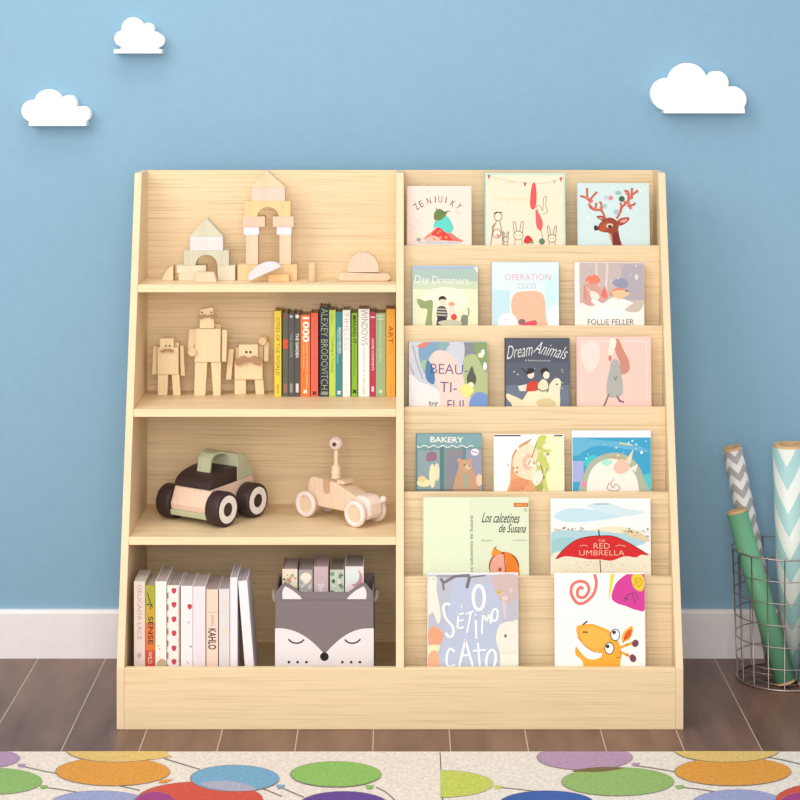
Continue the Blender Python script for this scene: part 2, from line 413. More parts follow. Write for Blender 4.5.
def a_operation(A):
    A.r((224,241,244), 495,263,558,340); A.r((196,228,236), 492.5,290,510,340); A.r((205,238,240), 545,275,557,340)
    A.b((246,188,158), [(512,300),(516,293),(527,291),(540,292),(545,300),(546,318),(548,335),(520,335),(512,312)])
    A.t((226,176,188), 'OPERATION', 528, 277, 46, 6.5); A.t((196,186,190), 'COCO', 527, 286, 18, 5.5)
    A.b((250,250,250), [(499,318),(505,314),(512,314),(517,320),(516,330),(500,330)]); A.e((235,195,185), 505, 320, 1)
    A.e((140,110,115), 522, 322, 3.6, 3); A.e((130,100,105), 534, 323, 3, 2.6); A.b((230,85,105), [(523,324),(532,321),(537,324),(533,330),(524,330)]); A.b((255,255,255), [(549,310),(558,306),(558,330),(550,330)])
def a_tale(A):
    A.r((244,236,232), 575.5,262,580,340); A.r((200,184,178), 580,262.5,644.2,303); A.r((178,170,180), 622,264,644.2,300)
    A.b((246,240,232), [(576,312),(590,303),(600,306),(612,298),(624,299),(640,305),(648,304),(648,345),(576,345)])
    A.b((206,190,176), [(625,310),(640,300),(644,304),(638,312)])
    A.l((222,212,202), 2, [(597,263),(597,280)]); A.l((222,212,202), 2.2, [(608,263),(606,296)])
    A.b((214,160,150), [(583,296),(587,284),(594,280),(602,290),(606,300),(592,306),(584,303)])
    A.b((238,130,104), [(586,281),(590,275),(597,275),(601,281),(594,284)]); A.l((214,140,110), 2, [(585,285),(586,300)])
    A.b((228,120,106), [(602,296),(605,286),(608,298)]); A.b((240,228,215), [(590,292),(596,292),(600,297),(594,302)]); A.e((248,242,236), 597, 303, 6, 2.4, 25)
    A.b((150,150,176), [(613,283),(618,278),(626,279),(628,286),(620,288)]); A.b((235,128,104), [(610,294),(617,288),(627,291),(620,297)])
    A.b((236,196,150), [(612,292),(622,290),(630,294),(618,299)]); A.e((90,50,50), 627, 291, 1); A.e((248,246,240), 607, 314, 18, 8, -8)
    A.dots((232,224,218), 14, 584,264,642,290, .8, 12); A.e((225,214,208), 637, 277, 1.8, 3)
    A.t((110,96,92), 'FOLLIE FELLER', 611, 322, 46, 5.6)
def a_beau(A):
    A.r((206,206,214), 409,342,451,410); A.b((126,164,192), [(420,345),(432,341),(447,343),(446,350),(434,352),(428,362),(431,378),(424,372),(419,356)])
    A.r((136,142,148), 464,342,487,357)
    A.b((206,210,220), [(446,343),(463,342),(464,360),(460,367),(452,356)]); A.b((140,176,176), [(436,347),(442,342),(450,343),(444,350)])
    A.b((180,192,140), [(463,360),(470,354),(479,356),(487,365),(487,398),(470,400),(460,388),(464,372)]); A.b((136,160,110), [(474,344),(487,342),(487,372),(478,358)])
    A.b((246,212,200), [(433,353),(442,350),(452,356),(462,372),(466,390),(474,402),(480,424),(436,424),(434,404),(437,384),(431,366)])
    A.e((160,196,150), 426, 365, 5, 5.5); A.b((86,130,172), [(427,360),(434,370),(434,384),(426,378)])
    A.b((238,232,230), [(409,376),(420,382),(432,386),(440,396),(436,424),(409,424)]); A.l((165,165,176), 1.2, [(413,345),(417,362),(423,379)], True); A.l((165,165,176), 1.2, [(409,362),(414,375)])
    A.p((226,130,112), [(416,346),(424,342),(431,342),(424,348)])
    A.e((92,92,76), 471.5, 379, 4.8, 7.6); A.b((92,92,76), [(469,373),(472,366),(474,373)]); A.e((248,240,190), 471, 385, 3, 3); A.e((245,240,230), 470.5, 384.6, 1.2); A.e((248,236,190), 481, 355, 3, 2.6); A.e((250,250,245), 483, 352, 1.8, 3); A.e((250,250,245), 485, 366, 1.8, 4)
    A.e((120,150,206), 480, 405, 11, 13); A.b((234,230,140), [(460,388),(467,384),(474,390),(466,398)])
    A.t((78,88,140), 'BEAU-', 449.5, 369, 37, 10, 2, -.01); A.t((98,72,130), 'TI-', 448.5, 387, 17, 10, 2, -.01); A.t((78,88,140), 'FUL', 457.5, 405, 20, 10, 0, -.01); A.t((90,80,110), 'by', 434, 403.5, 9, 6, -8)
def a_dream(A):
    A.r((92,98,112), 506,362,569.5,385); A.r((110,122,138), 506,385,569.5,420)
    A.t((240,240,236), 'Dream', 520.5, 350.5, 25, 13, -9, -.012, .3); A.t((240,240,236), 'Animals', 552, 350, 32, 12.5, 12, -.012, .3)
    A.t((205,208,214), 'A Bedtime Journey', 538, 360.5, 26, 2.6)
    A.b((240,230,196), [(507,394),(514,396),(522,400),(530,390),(542,390),(548,392),(550,384),(556,378),(561,381),(560,392),(560,404),(556,418),(518,418),(512,405)])
    A.e((70,55,45), 557, 384.3, .9); A.b((222,200,150), [(536,402),(548,398),(556,404),(546,410)]); A.b((240,225,185), [(507,394),(509,401),(519,405),(522,400)])
    A.b((210,68,50), [(526,385),(533,381),(539,383),(538,390),(527,391)]); A.p((236,225,205), [(518,386),(527,384),(526,391),(520,391)])
    A.e((246,224,204), 531, 374.5, 3.4, 4); A.b((50,40,46), [(526,374),(529,368),(534,369),(534,372),(529,374)]); A.l((50,40,46), 1, [(522,368),(527,373)])
    A.e((50,42,46), 545, 371.5, 4.4, 3.8); A.e((246,228,208), 546.5, 375, 3.2, 3.8); A.b((235,225,190), [(538,385),(543,379),(548,383),(547,391),(540,391)]); A.l((80,110,80), 1.1, [(536,388),(543,391),(548,389)], True)
    A.dots((200,205,212), 7, 508,362,568,392, .7, 20)
def a_pink(A):
    A.l((248,220,212), .8, [(582,343),(582,404)]); A.l((248,226,216), 1, [(580,341),(647,341),(647,404)])
    A.b((250,222,212), [(582,345),(598,342),(600,360),(590,372),(583,362)])
    A.b((208,142,122), [(613,341),(619,339),(624,350),(629,360),(630,369),(625,374),(620,372),(620,362),(616,352)])
    A.b((246,232,214), [(610,341),(613,337.5),(617,341),(614,352),(611,356),(609,352)]); A.e((206,130,110), 610.5, 358, 1.6, 3); A.b((250,236,222), [(611,342),(613.5,338),(616,342),(613,347)])
    A.b((178,178,172), [(612,361),(618,360),(622,376),(623,392),(618,397),(608,396),(607,384),(610,370)]); A.l((120,116,120), .8, [(614,376),(615.5,380),(618,376)])
    A.l((132,116,112), 1.6, [(609,394),(606,402),(604,406)]); A.l((150,110,130), 2, [(617,396),(620,401),(624,402)])
def a_bakery(A):
    A.r((128,166,170), 417,434,482,447); A.r((144,162,170), 418,450,440,489); A.r((90,126,124), 440,447,444,510); A.r((142,138,144), 446,449,463,510); A.r((156,156,176), 466,449,481.5,510)
    A.r((92,140,140), 463,447,466,510); A.r((134,138,152), 449,456,462,474)
    A.t((240,240,228), 'BAKERY', 447, 439.5, 33, 5.6, 1, .02)
    pts = []
    for i in range(7):
        x = 417+i*9.4; pts += [(x,446),(x+2.4,447.6),(x+4.7,446.6)]
        if i < 6: pts += [(x+7,445.2)]
    A.l((245,245,238), 1, pts[:-2]); A.b((150,112,126), [(427,454),(430,452),(436,453),(436,460),(427,461)]); A.l((150,112,126), .8, [(431,448),(431,453)])
    A.e((242,228,180), 432.5, 476, 3.2, 12); A.e((238,226,176), 424, 483, 7, 4); A.e((238,205,150), 422, 479, 4, 3); A.e((226,222,190), 437, 472, 2.6, 9)
    A.b((198,156,126), [(452,494),(455,480),(459,466),(462,462),(470,463),(474,472),(478,484),(480,505),(451,505)])
    A.e((206,160,128), 465, 466, 6.4, 6.6); A.e((206,160,128), 459.5, 460.5, 2.3); A.e((206,160,128), 470.5, 460.5, 2.1); A.e((90,60,50), 464.5, 465, .8); A.e((225,190,165), 468, 467, 3, 2.4); A.e((120,90,80), 469.5, 466, .8)
    A.l((140,180,150), 2.4, [(465,474),(465.5,488)]); A.e((235,235,240), 475, 452, 4, 3.6); A.l((150,120,140), .9, [(472,451),(478,453)]); A.e((245,205,175), 479.5, 480, 3.4, 6); A.l((110,90,80), .8, [(417,490),(480,490)])
def a_fairy(A):
    A.b((242,240,196), [(536,441),(546,436),(562,438),(564,470),(564,505),(540,505),(544,480)])
    A.b((204,208,110), [(539,437),(547,436),(543,448),(552,450),(546,456),(550,468),(546,476),(548,492),(538,480),(536,462),(532,456)])
    A.b((232,168,122), [(506,495),(510,482),(511,466),(514,452),(523,443),(531,440),(524,450),(520,462),(524,476),(536,482),(530,500),(508,505)])
    A.b((240,222,190), [(513,462),(518,450),(528,444),(536,447),(538,456),(534,466),(538,474),(530,480),(516,474)])
    A.b((238,190,165), [(524,456),(531,454),(534,462),(529,470),(523,466)]); A.e((246,226,206), 530, 462, 3.4, 4.6, 20)
    A.l((160,150,100), .8, [(512,458),(518,448),(528,441),(532,439)], True); A.l((130,130,80), .8, [(537,443),(533,455),(528,465)], True); A.l((130,120,70), .9, [(540,462),(543,476),(539,490)], True)
    A.b((226,150,110), [(512,482),(522,478),(530,484),(520,490),(512,500)]); A.b((170,176,90), [(536,482),(541,478),(543,490),(536,492)]); A.b((245,235,215), [(532,478),(540,470),(543,478),(536,486)])
    A.dots((200,130,90), 12, 508,462,535,490, 1, 31); A.dots((245,240,215), 14, 514,446,548,488, 1.5, 33); A.dots((150,160,80), 10, 536,440,550,490, 1, 35)
    A.r((70,70,86), 494.3,434.6,521,436.1); A.r((70,70,86), 554.5,434.6,563,436.1)
def a_unicorn(A):
    A.r((240,244,248), 573,431,652,437.3); A.r((60,164,204), 573,437.3,652,520); A.b((104,182,214), [(573,438),(600,440),(630,443),(650,452),(620,448),(595,446),(575,456)])
    A.r((170,176,222), 572.8,461,584,482); A.b((68,200,208), [(585,460),(592,455),(598,458),(596,470),(586,466)]); A.b((84,196,204), [(640,480),(652,474),(652,500),(640,500)])
    A.b((176,184,160), [(583,500),(586,470),(600,456),(620,453),(636,462),(644,478),(646,500)]); A.e((190,176,140), 616, 457, 7, 2.6)
    A.b((248,238,226), [(587,500),(588,480),(594,467),(604,460),(614,459),(626,463),(636,476),(639,492),(638,505),(588,505)])
    A.b((176,232,214), [(601,463),(606,459),(613,462),(607,466)]); A.b((236,196,176), [(616,463),(622,459),(629,463),(628,471),(619,474),(614,469)])
    A.p((242,216,188), [(625,462),(631,464),(634,449)]); A.p((250,238,226), [(631,468),(638,464),(636,472)]); A.e((234,140,180), 584, 484, 2.6, 3)
    A.l((160,150,150), .9, [(607,488),(610,483),(613,488),(616,484),(620,488),(616,491),(609,490),(607,488)], True); A.l((235,150,165), 1.1, [(611,483),(614,479)])
    A.dots((225,242,248), 12, 578,440,648,460, .9, 41); A.e((250,250,245), 642, 452.5, 1.4); A.l((230,226,150), 1.2, [(620,443),(632,445)])
def a_socks(A):
    A.r((232,240,208), 424,498,471,600); A.r((214,228,196), 470.2,498,471,600)
    A.t((70,70,66), 'Los calcetines de Susana', 471.5, 545, 60, 3, -90)
    A.r((206,106,32), 514,502.5,528.5,506.5); A.t((250,200,120), 'LIBROS', 521, 504.5, 12, 2.4); A.t((120,120,110), 'c', 526, 509.5, 3, 3)
    A.t((52,58,50), 'Los calcetines', 501.5, 517.5, 37, 10, 1, .006, .25); A.t((52,58,50), 'de Susana', 513, 528, 27, 8.5, 1, .006, .25)
    A.t((150,155,140), 'Almudena', 487, 540, 11, 2); A.t((150,155,140), 'S. Rodríguez', 520, 540, 14, 2)
    A.l((100,130,60), 1, [(495,552),(496,546)]); A.p((230,120,50), [(492,552),(494,547),(501,551)])
    A.e((150,70,40), 504, 566, 15.2, 14.5); A.e((236,170,150), 502, 567, 12, 13.5); A.b((234,130,36), [(504,553),(510,553),(517,562),(519,576),(505,576),(506,562)])
    A.b((240,150,50), [(492,556),(494,549),(502,552)]); A.l((170,80,50), .9, [(504,553),(506,575)]); A.dots((150,60,50), 6, 497,566,501,574, .8, 51)
def a_umbrella(A):
    A.b((196,228,238), [(554,516),(570,508),(598,510),(625,515),(600,520),(570,522)]); A.b((210,232,238), [(588,506),(606,502),(625,508),(645,512),(620,516)])
    A.b((236,230,200), [(590,530),(615,526),(640,530),(650,532),(610,533)]); A.b((176,212,222), [(552,532),(585,530),(620,533),(648,536),(640,545),(600,548),(552,550)])
    A.b((160,204,210), [(551,541),(575,538),(560,556),(551,560)]); A.b((225,205,170), [(622,530),(640,532),(650,540),(645,541),(630,536)]); A.dots((190,160,130), 22, 554,527,584,531, .9, 61); A.dots((170,150,120), 20, 622,527,650,536, .9, 62)
    A.b((238,230,204), [(551,556),(575,552),(610,556),(645,552),(651,560),(651,600),(551,600)]); A.dots((214,198,160), 60, 560,560,645,574, .6, 63)
    A.l((70,60,60), 1.2, [(599,529.5),(600,537)]); A.l((70,60,60), .9, [(600,556),(601,576)])
    A.b((212,32,38), [(556,558.5),(564,549),(576,540),(588,536.5),(600,535.5),(614,536),(628,542),(640,549),(648.5,554.5),(641,554.5),(636,557),(625,556),(613,560),(606,560),(600,559),(590,559),(580,557.5),(566,556)])
    A.l((110,20,26), .7, [(556,558.5),(564,549),(576,540),(588,536.5),(600,535.5),(614,536),(628,542),(640,549),(648.5,554.5)], True)
    A.t((240,180,150), 'THE', 602, 540.5, 7, 2.6); A.t((246,200,170), 'RED', 602, 545.6, 16, 5.4, 0, -.01); A.t((246,200,170), 'UMBRELLA', 602, 552.5, 45, 5.2, 0, -.01)
    A.l((246,200,170), .5, [(580,546),(584,544.6),(588,546)]); A.l((246,200,170), .5, [(616,546),(620,544.6),(626,546)])
    A.t((120,120,120), 'Christine Gleeson', 602, 503.5, 14, 1.4)
def a_cat(A):
    A.r((196,196,210), 428.5,574.5,518,690); A.b((192,202,226), [(455,578),(480,585),(500,580),(500,630),(490,690),(440,690),(446,630)])
    A.r((168,164,170), 437,574.5,470,577)
    A.l((120,116,124), 2.8, [(441,578),(444,582),(450,579),(456,576),(470,575)], True); A.l((120,116,124), 3.2, [(470,576),(467,588)]); A.l((120,116,124), 2, [(443,582),(444,590)]); A.l((120,116,124), 1.4, [(470,577),(486,575)])
    A.b((240,238,226), [(428.5,580),(432,576),(437,578),(437,590),(441,615),(438,624),(433,612),(428.5,614)]); A.e((90,90,90), 434, 578.5, .6)
    A.b((244,168,128), [(429,630),(436,627),(443,634),(441,642),(434,648),(429,644)]); A.b((238,236,190), [(429,646),(440,646),(436,655),(429,654)]); A.b((244,180,140), [(429,656),(438,654),(440,690),(429,690)])
    A.b((214,188,186), [(493,576),(517.5,575),(517.5,594),(512,603),(503,602),(496,592)]); A.e((230,210,206), 505, 598, 3, 2.4); A.e((235,200,110), 499, 592, 2.4, 2.2); A.e((120,100,90), 499, 592, .8); A.e((225,205,200), 511, 590, 2, 2.6)
    A.b((222,206,208), [(502,602),(507,604),(505,620),(503,612)])
    A.b((242,240,226), [(496,640),(499,626),(506,622),(515,622),(518,626),(518,690),(500,690),(500,656)]); A.e((90,80,70), 505.5, 636, 1.3, 1.7); A.e((170,200,120), 505.5, 635.5, .6); A.l((236,212,200), .8, [(500,653),(517,653)]); A.e((242,240,226), 516, 622, 2.5, 2)
    W = (250,252,255)
    A.ol(W, 3.3, 479, 597.5, 5.6, 12.2); 
    A.l(W, 2.6, [(450.5,605),(446.5,603.5),(443.5,608),(446,618),(453,627),(453,635),(449,637),(446,633)], True)
    A.l(W, 2.0, [(464,613),(458.5,615),(457.5,629),(464,627)]); A.l(W, 1.8, [(458,621),(463.5,620)]); A.l(W, 1.4, [(461.5,608),(462,605)])
    A.l(W, 2.0, [(466,614),(474,611)]); A.l(W, 2.0, [(471,613),(467,633)]); A.l(W, 2.2, [(476,620),(476.5,639)]); A.e(W, 475.6, 614.8, 1.1)
    A.l(W, 2.0, [(482,634),(483,613),(487,622),(489.5,612),(491,624)]); A.ol(W, 2.2, 494.8, 615, 3, 6.2, 8)
    A.l(W, 2.4, [(455,652),(450,649),(447,656),(447,664),(450,667),(455,665)], True); A.l(W, 2.4, [(459,668),(465.5,640),(473,667)]); A.l(W, 2, [(462,656),(470,655)])
    A.l(W, 2.2, [(478,643),(480,668)]); A.l(W, 2, [(473,651),(486,650)]); A.ol(W, 2.6, 491, 660, 4.6, 10, 8)
def a_cartoon(A):
    A.l((236,120,108), 3.0, [(595,573),(597,583),(594,594),(586,602),(578,603),(572,594),(573,585),(580,581),(587,583),(589.5,590),(585,597),(579,596.5),(578,591),(581,587),(584,589)], True)
    A.p((240,220,80), [(611,573),(615.5,573),(612,590),(609,602),(609.5,590)])
    A.b((220,64,156), [(612,597),(616,584),(624,576),(634,571),(646,573),(646,608),(637,610),(626,606),(617,603)])
    A.b((240,210,60), [(632,578),(636,573),(643,575),(645,584),(642,591),(635,588)]); A.ol((214,160,40), .9, 639, 582, 3.4, 4.4); A.l((214,160,40), .8, [(636,578),(640,586)]); A.l((214,160,40), .8, [(634,585),(642,579)])
    for pts in ([(625,601),(629,594),(634,593)],[(633,594),(636,604)],[(636,592),(639,600)],[(624,597),(630,600)]): A.l((70,60,100), .7, pts)
    O = (246,176,56)
    A.b(O, [(577,627),(582,625),(592,624),(604,628),(611,632),(616,638),(620,645),(621,656),(620,668),(618,690),(590,690),(583,663),(576,655),(576,647),(579,650),(585,657),(592,660),(599,658),(602,653),(592,651),(584,644),(578,636)])
    A.b((250,190,78), [(580,630),(592,627),(606,632),(610,640),(604,648),(592,648),(583,640)])
    A.b((255,255,255), [(579,640),(586,648),(594,652),(602,653),(600,658),(592,659),(584,654),(579,648)])
    A.l((210,130,50), .7, [(578,637),(584,645),(594,652),(602,653)], True)
    A.l((150,80,60), 1.6, [(583,632),(588,632.6)]); A.l((70,60,70), 1.4, [(583,625),(588,621)])
    A.e((60,50,60), 615.5, 635, 4.9, 6.1); A.e((255,255,255), 615.5, 635, 4.1, 5.3); A.e((60,45,70), 614.4, 632.4, 1.9)
    A.e((60,50,60), 609.5, 648.5, 4.9, 6.1); A.e((255,255,255), 609.5, 648.5, 4.1, 5.3); A.e((60,45,70), 607.8, 646.6, 1.9)
    A.b((246,190,70), [(622,641),(624,632),(632,626),(633,632),(629,640)]); A.b((230,92,40), [(624,640),(626,633),(632,629),(630,637)]); A.l((200,60,40), .8, [(623,643),(627,637)])
    A.l(O, 2.6, [(620,648),(627,645),(633,643)]); A.l(O, 2.6, [(620,652),(627,655),(632,658)])
    A.e((120,66,90), 635.5, 643.5, 3.2, 3.8, 20); A.e((120,66,90), 633, 658.5, 3.2, 4, -20)
    A.l((190,120,40), .7, [(616,658),(621,657),(620,651)], True)

face_book(0, 407,186,471.5,245, (247,222,208), 'pale pink picture book with a turquoise and red figure under arched black letters', a_z)
face_book(0, 485,173,565.5,245, (196,222,206), 'tall cream picture book edged in mint with sketched rabbits and a long red shape', a_bunny, spine=(150,200,190), th=.011)
face_book(0, 578,183,650,245, (206,226,226), 'pale blue picture book with a red deer head and branching antlers', a_deer)
face_book(1, 412.5,265.5,478,325, (196,212,196), 'pale green picture book with pale cursive title, boy in stripes and crocodile', a_dream_green, spine=(150,180,200))
face_book(1, 491.5,262,559,325, (214,240,244), 'pale aqua picture book with pink title and large peach shape on its cover', a_operation, spine=(240,150,170))
face_book(1, 575,262,644.5,325, (236,226,220), 'greyish mauve picture book with a snowy scene and orange foxes', a_tale)
face_book(2, 408.5,341.5,487.5,406, (200,205,210), 'multicoloured picture book with large violet BEAU-TI-FUL lettering over pastel shapes', a_beau, spine=(70,60,60))
face_book(2, 505,338,570,406, (78,82,96), 'dark blue grey picture book, white cursive title, children riding a cream bird', a_dream, spine=(66,58,84))
face_book(2, 577,336.5,651.5,406, (246,204,192), 'plain pink picture book with one long-haired figure in a grey dress', a_pink)
face_book(3, 416,433.5,482,491, (110,150,154), 'teal picture book of a BAKERY shop front with a brown bear', a_bakery, spine=(80,120,124))
face_book(3, 494,434.5,564.5,491, (252,250,244), 'white picture book with a yellow green and orange watercolour face', a_fairy)
face_book(3, 572.5,430.5,651.5,491, (240,244,248), 'bright blue picture book with a round white unicorn and pale top band', a_unicorn)
face_book(4, 423,497,529,575, (226,234,204), 'opened-out pale green book cover with handwritten title Los calcetines de Susana', a_socks, th=.006)
face_book(4, 551,498.5,651,575, (246,246,244), 'white seaside picture book with THE RED UMBRELLA written on a red umbrella', a_umbrella, th=.007)
face_book(5, 427.5,573,518.5,667, (236,236,240), 'lilac picture book with hand-drawn white O SÉTIMO GATO lettering and cats', a_cat, th=.008)
face_book(5, 555,573.5,645.5,667, (254,253,250), 'white picture book with an orange cartoon animal, pink spiral and magenta shape', a_cartoon, th=.008)
# ---------------------------------------------------------------- upright books, spines out
def spine_book(x0, x1, yt, yf, dep, zf, cover, label, group, art=None, tilt=0, top=(168,146,118), y_base=None, yb2=None, cover2=None):
    xm = (x0+x1)/2; Wd = (x1-x0)*S(yf); Hh = Z(yt, yf)-zf
    o = thing('book', label, 'book', (X(xm, yf), yf, zf), group=group)
    o.rotation_euler = (0, tilt, 0)
    cm = mat(cover, .45, 'print'); t = min(.0012, Wd*.16)
    c = MB(); c.box((-Wd/2,0,0), (Wd/2,.0016,Hh), cm); c.box((-Wd/2,.0016,0), (-Wd/2+t,dep,Hh), mat(cover2 or cover, .45, 'print')); c.box((Wd/2-t,.0016,0), (Wd/2,dep,Hh), mat(cover2 or cover, .45, 'print'))
    if art:
        def fn(px, py, h): return ((px-xm)*S(yf), -h, Z(py, yf)-zf)
        art(Art(c, fn, (x0+.15, yt+.2, x1-.15, HY+(CH-zf)/S(yf)-.2)), xm, x0, x1)
    c.build('cover', o)
    p = MB(); p.box((-Wd/2+t,.0016,.0015), (Wd/2-t,dep-.0015,Hh-.0015), mat(top, .85, 'pages', )); p.build('pages', o)
    return o
Y2 = .228; D2 = .058; G2 = 'colourful books standing upright beside the wooden figures'
def T90(col, s, yc, ln, w, bold=0, rot=90, dx=0):
    return lambda A, m, a, b: A.t(col, s, m+dx, yc, ln, w, rot, bold)
def multi(*fs):
    def g(A, m, a, b):
        for f in fs: f(A, m, a, b)
    return g
def band(col, y0, y1, i=.6): return lambda A, m, a, b: A.r(col, a+i, y0, b-i, y1)
def dot(col, y, r): return lambda A, m, a, b: A.e(col, m, y, r)
def cross(col, y, r=2):
    def g(A, m, a, b): A.l(col, 1.4, [(m-r,y-r),(m+r,y+r)]); A.l(col, 1.4, [(m+r,y-r),(m-r,y+r)])
    return g
TOPB = (196,172,142)
S2 = [
 (274.5,281.3,310.5,(248,214,66),'bright yellow book standing first in the row, dark letters on spine',multi(T90((110,96,50),'CITIES OF THE WORLD',346,58,3.6),T90((110,96,50),'ABRAMS',388,10,2))),
 (282.6,288,312,(98,100,84),'olive grey book with an orange band on its spine',multi(band((226,92,50),339,348,.4),dot((205,60,60),316,1.3),band((156,112,96),383,392,.8))),
 (288.4,294,313,(92,90,86),'dark grey book with pale grey lettering, beside the olive grey one',multi(T90((160,168,158),'THE ANSWER',345,24,2.6),dot((200,200,196),316,1.5),band((150,156,150),383,392,1.4))),
 (294.4,300,313,(88,86,84),'dark grey book with bold white lettering, touching the orange 1000 book',multi(T90((240,240,238),'THE GARDEN',345,24,3,.02),dot((240,240,238),316,1.9),band((225,222,216),383,392,1.4))),
 (300.5,310,314.5,(240,126,52),'orange book with a large white 1000 on its spine',multi(T90((255,250,240),'1000',329,25,6.6,.03,90,.6),T90((250,225,190),'extra ordinary objects',365,46,2,0.01,90,1.6),T90((250,225,190),'collection of designs',355,28,1.8,0.01,90,-1.6),cross((255,245,235),391,1.7))),
 (310.8,318,312.5,(240,104,86),'coral red book with faint lettering, just left of the tall navy book',multi(T90((214,84,70),'handmade in the city',340,40,2),cross((70,30,30),392.6,1.7))),
 (320,329,306.5,(44,50,66),'tall navy book, ALEXEY BRODOVITCH in outlined pale capitals',multi(T90((176,198,150),'ALEXEY',322,28,6.6,-.012),T90((176,198,150),'BRODOVITCH',364,50,6.6,-.012),band((150,160,150),391,394.5,1))),
 (329.2,335.6,309.5,(198,220,92),'pale lime book with thin green lettering, next to the tall navy one',multi(T90((96,120,50),'Cooking in Tuscany',354,36,3),T90((150,176,80),'edition',318,10,2))),
 (336,342,311.5,(58,146,154),'teal blue book with white lettering halfway up its spine',multi(T90((226,242,242),'BEACH HOUSES',340,26,2.6,.015,90,.8),T90((226,242,242),'modern living by the sea',346,34,1.5,0,90,-1.4),cross((235,245,245),392,1.6))),
 (342.6,350.2,309.5,(250,250,246),'white book with thin pale grey lettering, between the teal and grass green ones',multi(T90((190,196,178),'TIMELESS',331,38,4.6,-.015),T90((190,190,190),'press',388,8,1.4))),
 (351.6,357.4,312.5,(142,190,52),'grass green book with dark MAKING IT lettering',multi(T90((44,66,30),'MAKING IT',329,28,3.6,.02),T90((70,96,40),'manufacturing techniques',358,34,1.6),cross((24,40,20),391,1.6))),
 (358.4,369.4,308.5,(250,250,248),'wide white book with grey WINDOWS lettering on its spine',multi(T90((130,140,128),'WINDOWS',327,36,6.4,-.012,90,.6),T90((168,176,160),'architecture and light',364,42,2.4),T90((110,110,110),'studio',390,9,1.6))),
 (370,375.4,311.5,(196,58,86),'crimson book with small white lettering between white and sage books',multi(T90((246,226,230),'HOME COMFORTS',354,32,2.2,.015),band((240,225,228),316,317.4,.3),band((240,230,232),386,391,1.6))),
 (375.8,385.6,312.5,(166,190,142),'wide sage green book with fine white lettering',multi(T90((228,238,220),'scandinavian modern',342,40,2.2),T90((228,238,220),'interiors',318,10,2.2),band((228,238,220),318,319,1),band((228,238,220),315,316,1),dot((220,232,210),391,1.8))),
 (386.2,395.2,308.5,(248,180,70),'amber orange ART book standing last in the row against the divider',multi(T90((196,88,34),'ART',334,18,4.6,.015),T90((226,130,60),'101',348,9,3.4,-.02),T90((170,110,40),'publish',388,10,1.4))),
]
for x0, x1, yt, c, lab, art in S2:
    spine_book(x0, x1, yt, Y2, D2, SZ[1]+.0002, c, lab, G2, art, top=TOPB)

Y3 = .030; G3 = 'pale books standing upright in the bottom left compartment'
def strawberry(A, x, y, s=1.0):
    A.b((206,66,86), [(x-2.4*s,y-1.4*s),(x,y-2.4*s),(x+2.4*s,y-1.4*s),(x+1.8*s,y+1.8*s),(x,y+3.2*s),(x-1.8*s,y+1.8*s)])
    A.l((110,130,80), .7, [(x-1.4*s,y-2.6*s),(x,y-1.8*s),(x+1.4*s,y-2.6*s)])
def s_olive(A, m, a, b):
    A.r((176,172,60), a, 585, b, 606); A.r((206,170,60), a, 606, b, 622); A.r((226,120,60), a, 622, b, 650); A.r((206,76,60), a, 650, b, 700)
    A.l((60,60,40), .8, [(a+2,592),(m,602),(b-2,607)]); A.t((60,50,40), 'SENSE', m+.5, 630, 28, 5, 90, .01); A.t((240,220,190), 'WILD', m, 657, 12, 4, 90); A.l((60,60,40), .8, [(a+1,604),(m+1,604),(m,609)])
def s_straw(A, m, a, b):
    for y in (590,604,618.5,632.5,647.5,661): strawberry(A, m+.6, y, 1.0)
    A.l((200,60,80), .6, [(b-.6,586),(b-.6,667)])
    for y in range(592, 668, 12): A.l((214,70,90), 1.1, [(a+.7,y),(a+.7,y+6)])
def s_white_straw(A, m, a, b):
    strawberry(A, m+3, 606, .95); A.l((180,180,200), .7, [(m,621),(m+2,623),(m+3,620)]); A.e((170,165,185), m+4, 646, 1.6, 1); A.l((180,150,140), .6, [(m,660),(m+2,664)])
def s_lav(A, m, a, b): A.e((242,226,238), m, 646, 3.6, 16)
def s_peach(A, m, a, b):
    A.t((176,150,134), 'JANG', m, 620, 11, 4.5, 90); A.t((64,52,50), 'KAHLO', m, 638.5, 21, 8, 90, .02); A.l((200,176,160), .5, [(a+1,612),(b-1,612)])
def s_grey(A, m, a, b): A.e((240,220,202), m+1, 604, 2.4, 3); A.e((240,222,204), m+.6, 631, 2.8, 4); A.e((238,224,210), m+1, 656, 2.6, 3)
def s_cream(A, m, a, b): A.b((206,180,146), [(a+1,664),(m,658),(b-1,661),(b-1,668),(a+1,668)]); A.dots((190,160,120), 8, a+1.5,645,b-1.5,664, .9, 71)
def s_first(A, m, a, b): A.t((176,120,112), 'DELICADA LACE', m, 612, 54, 4, 90, -.01); A.e((200,180,170), m, 655, 2.4, 3)
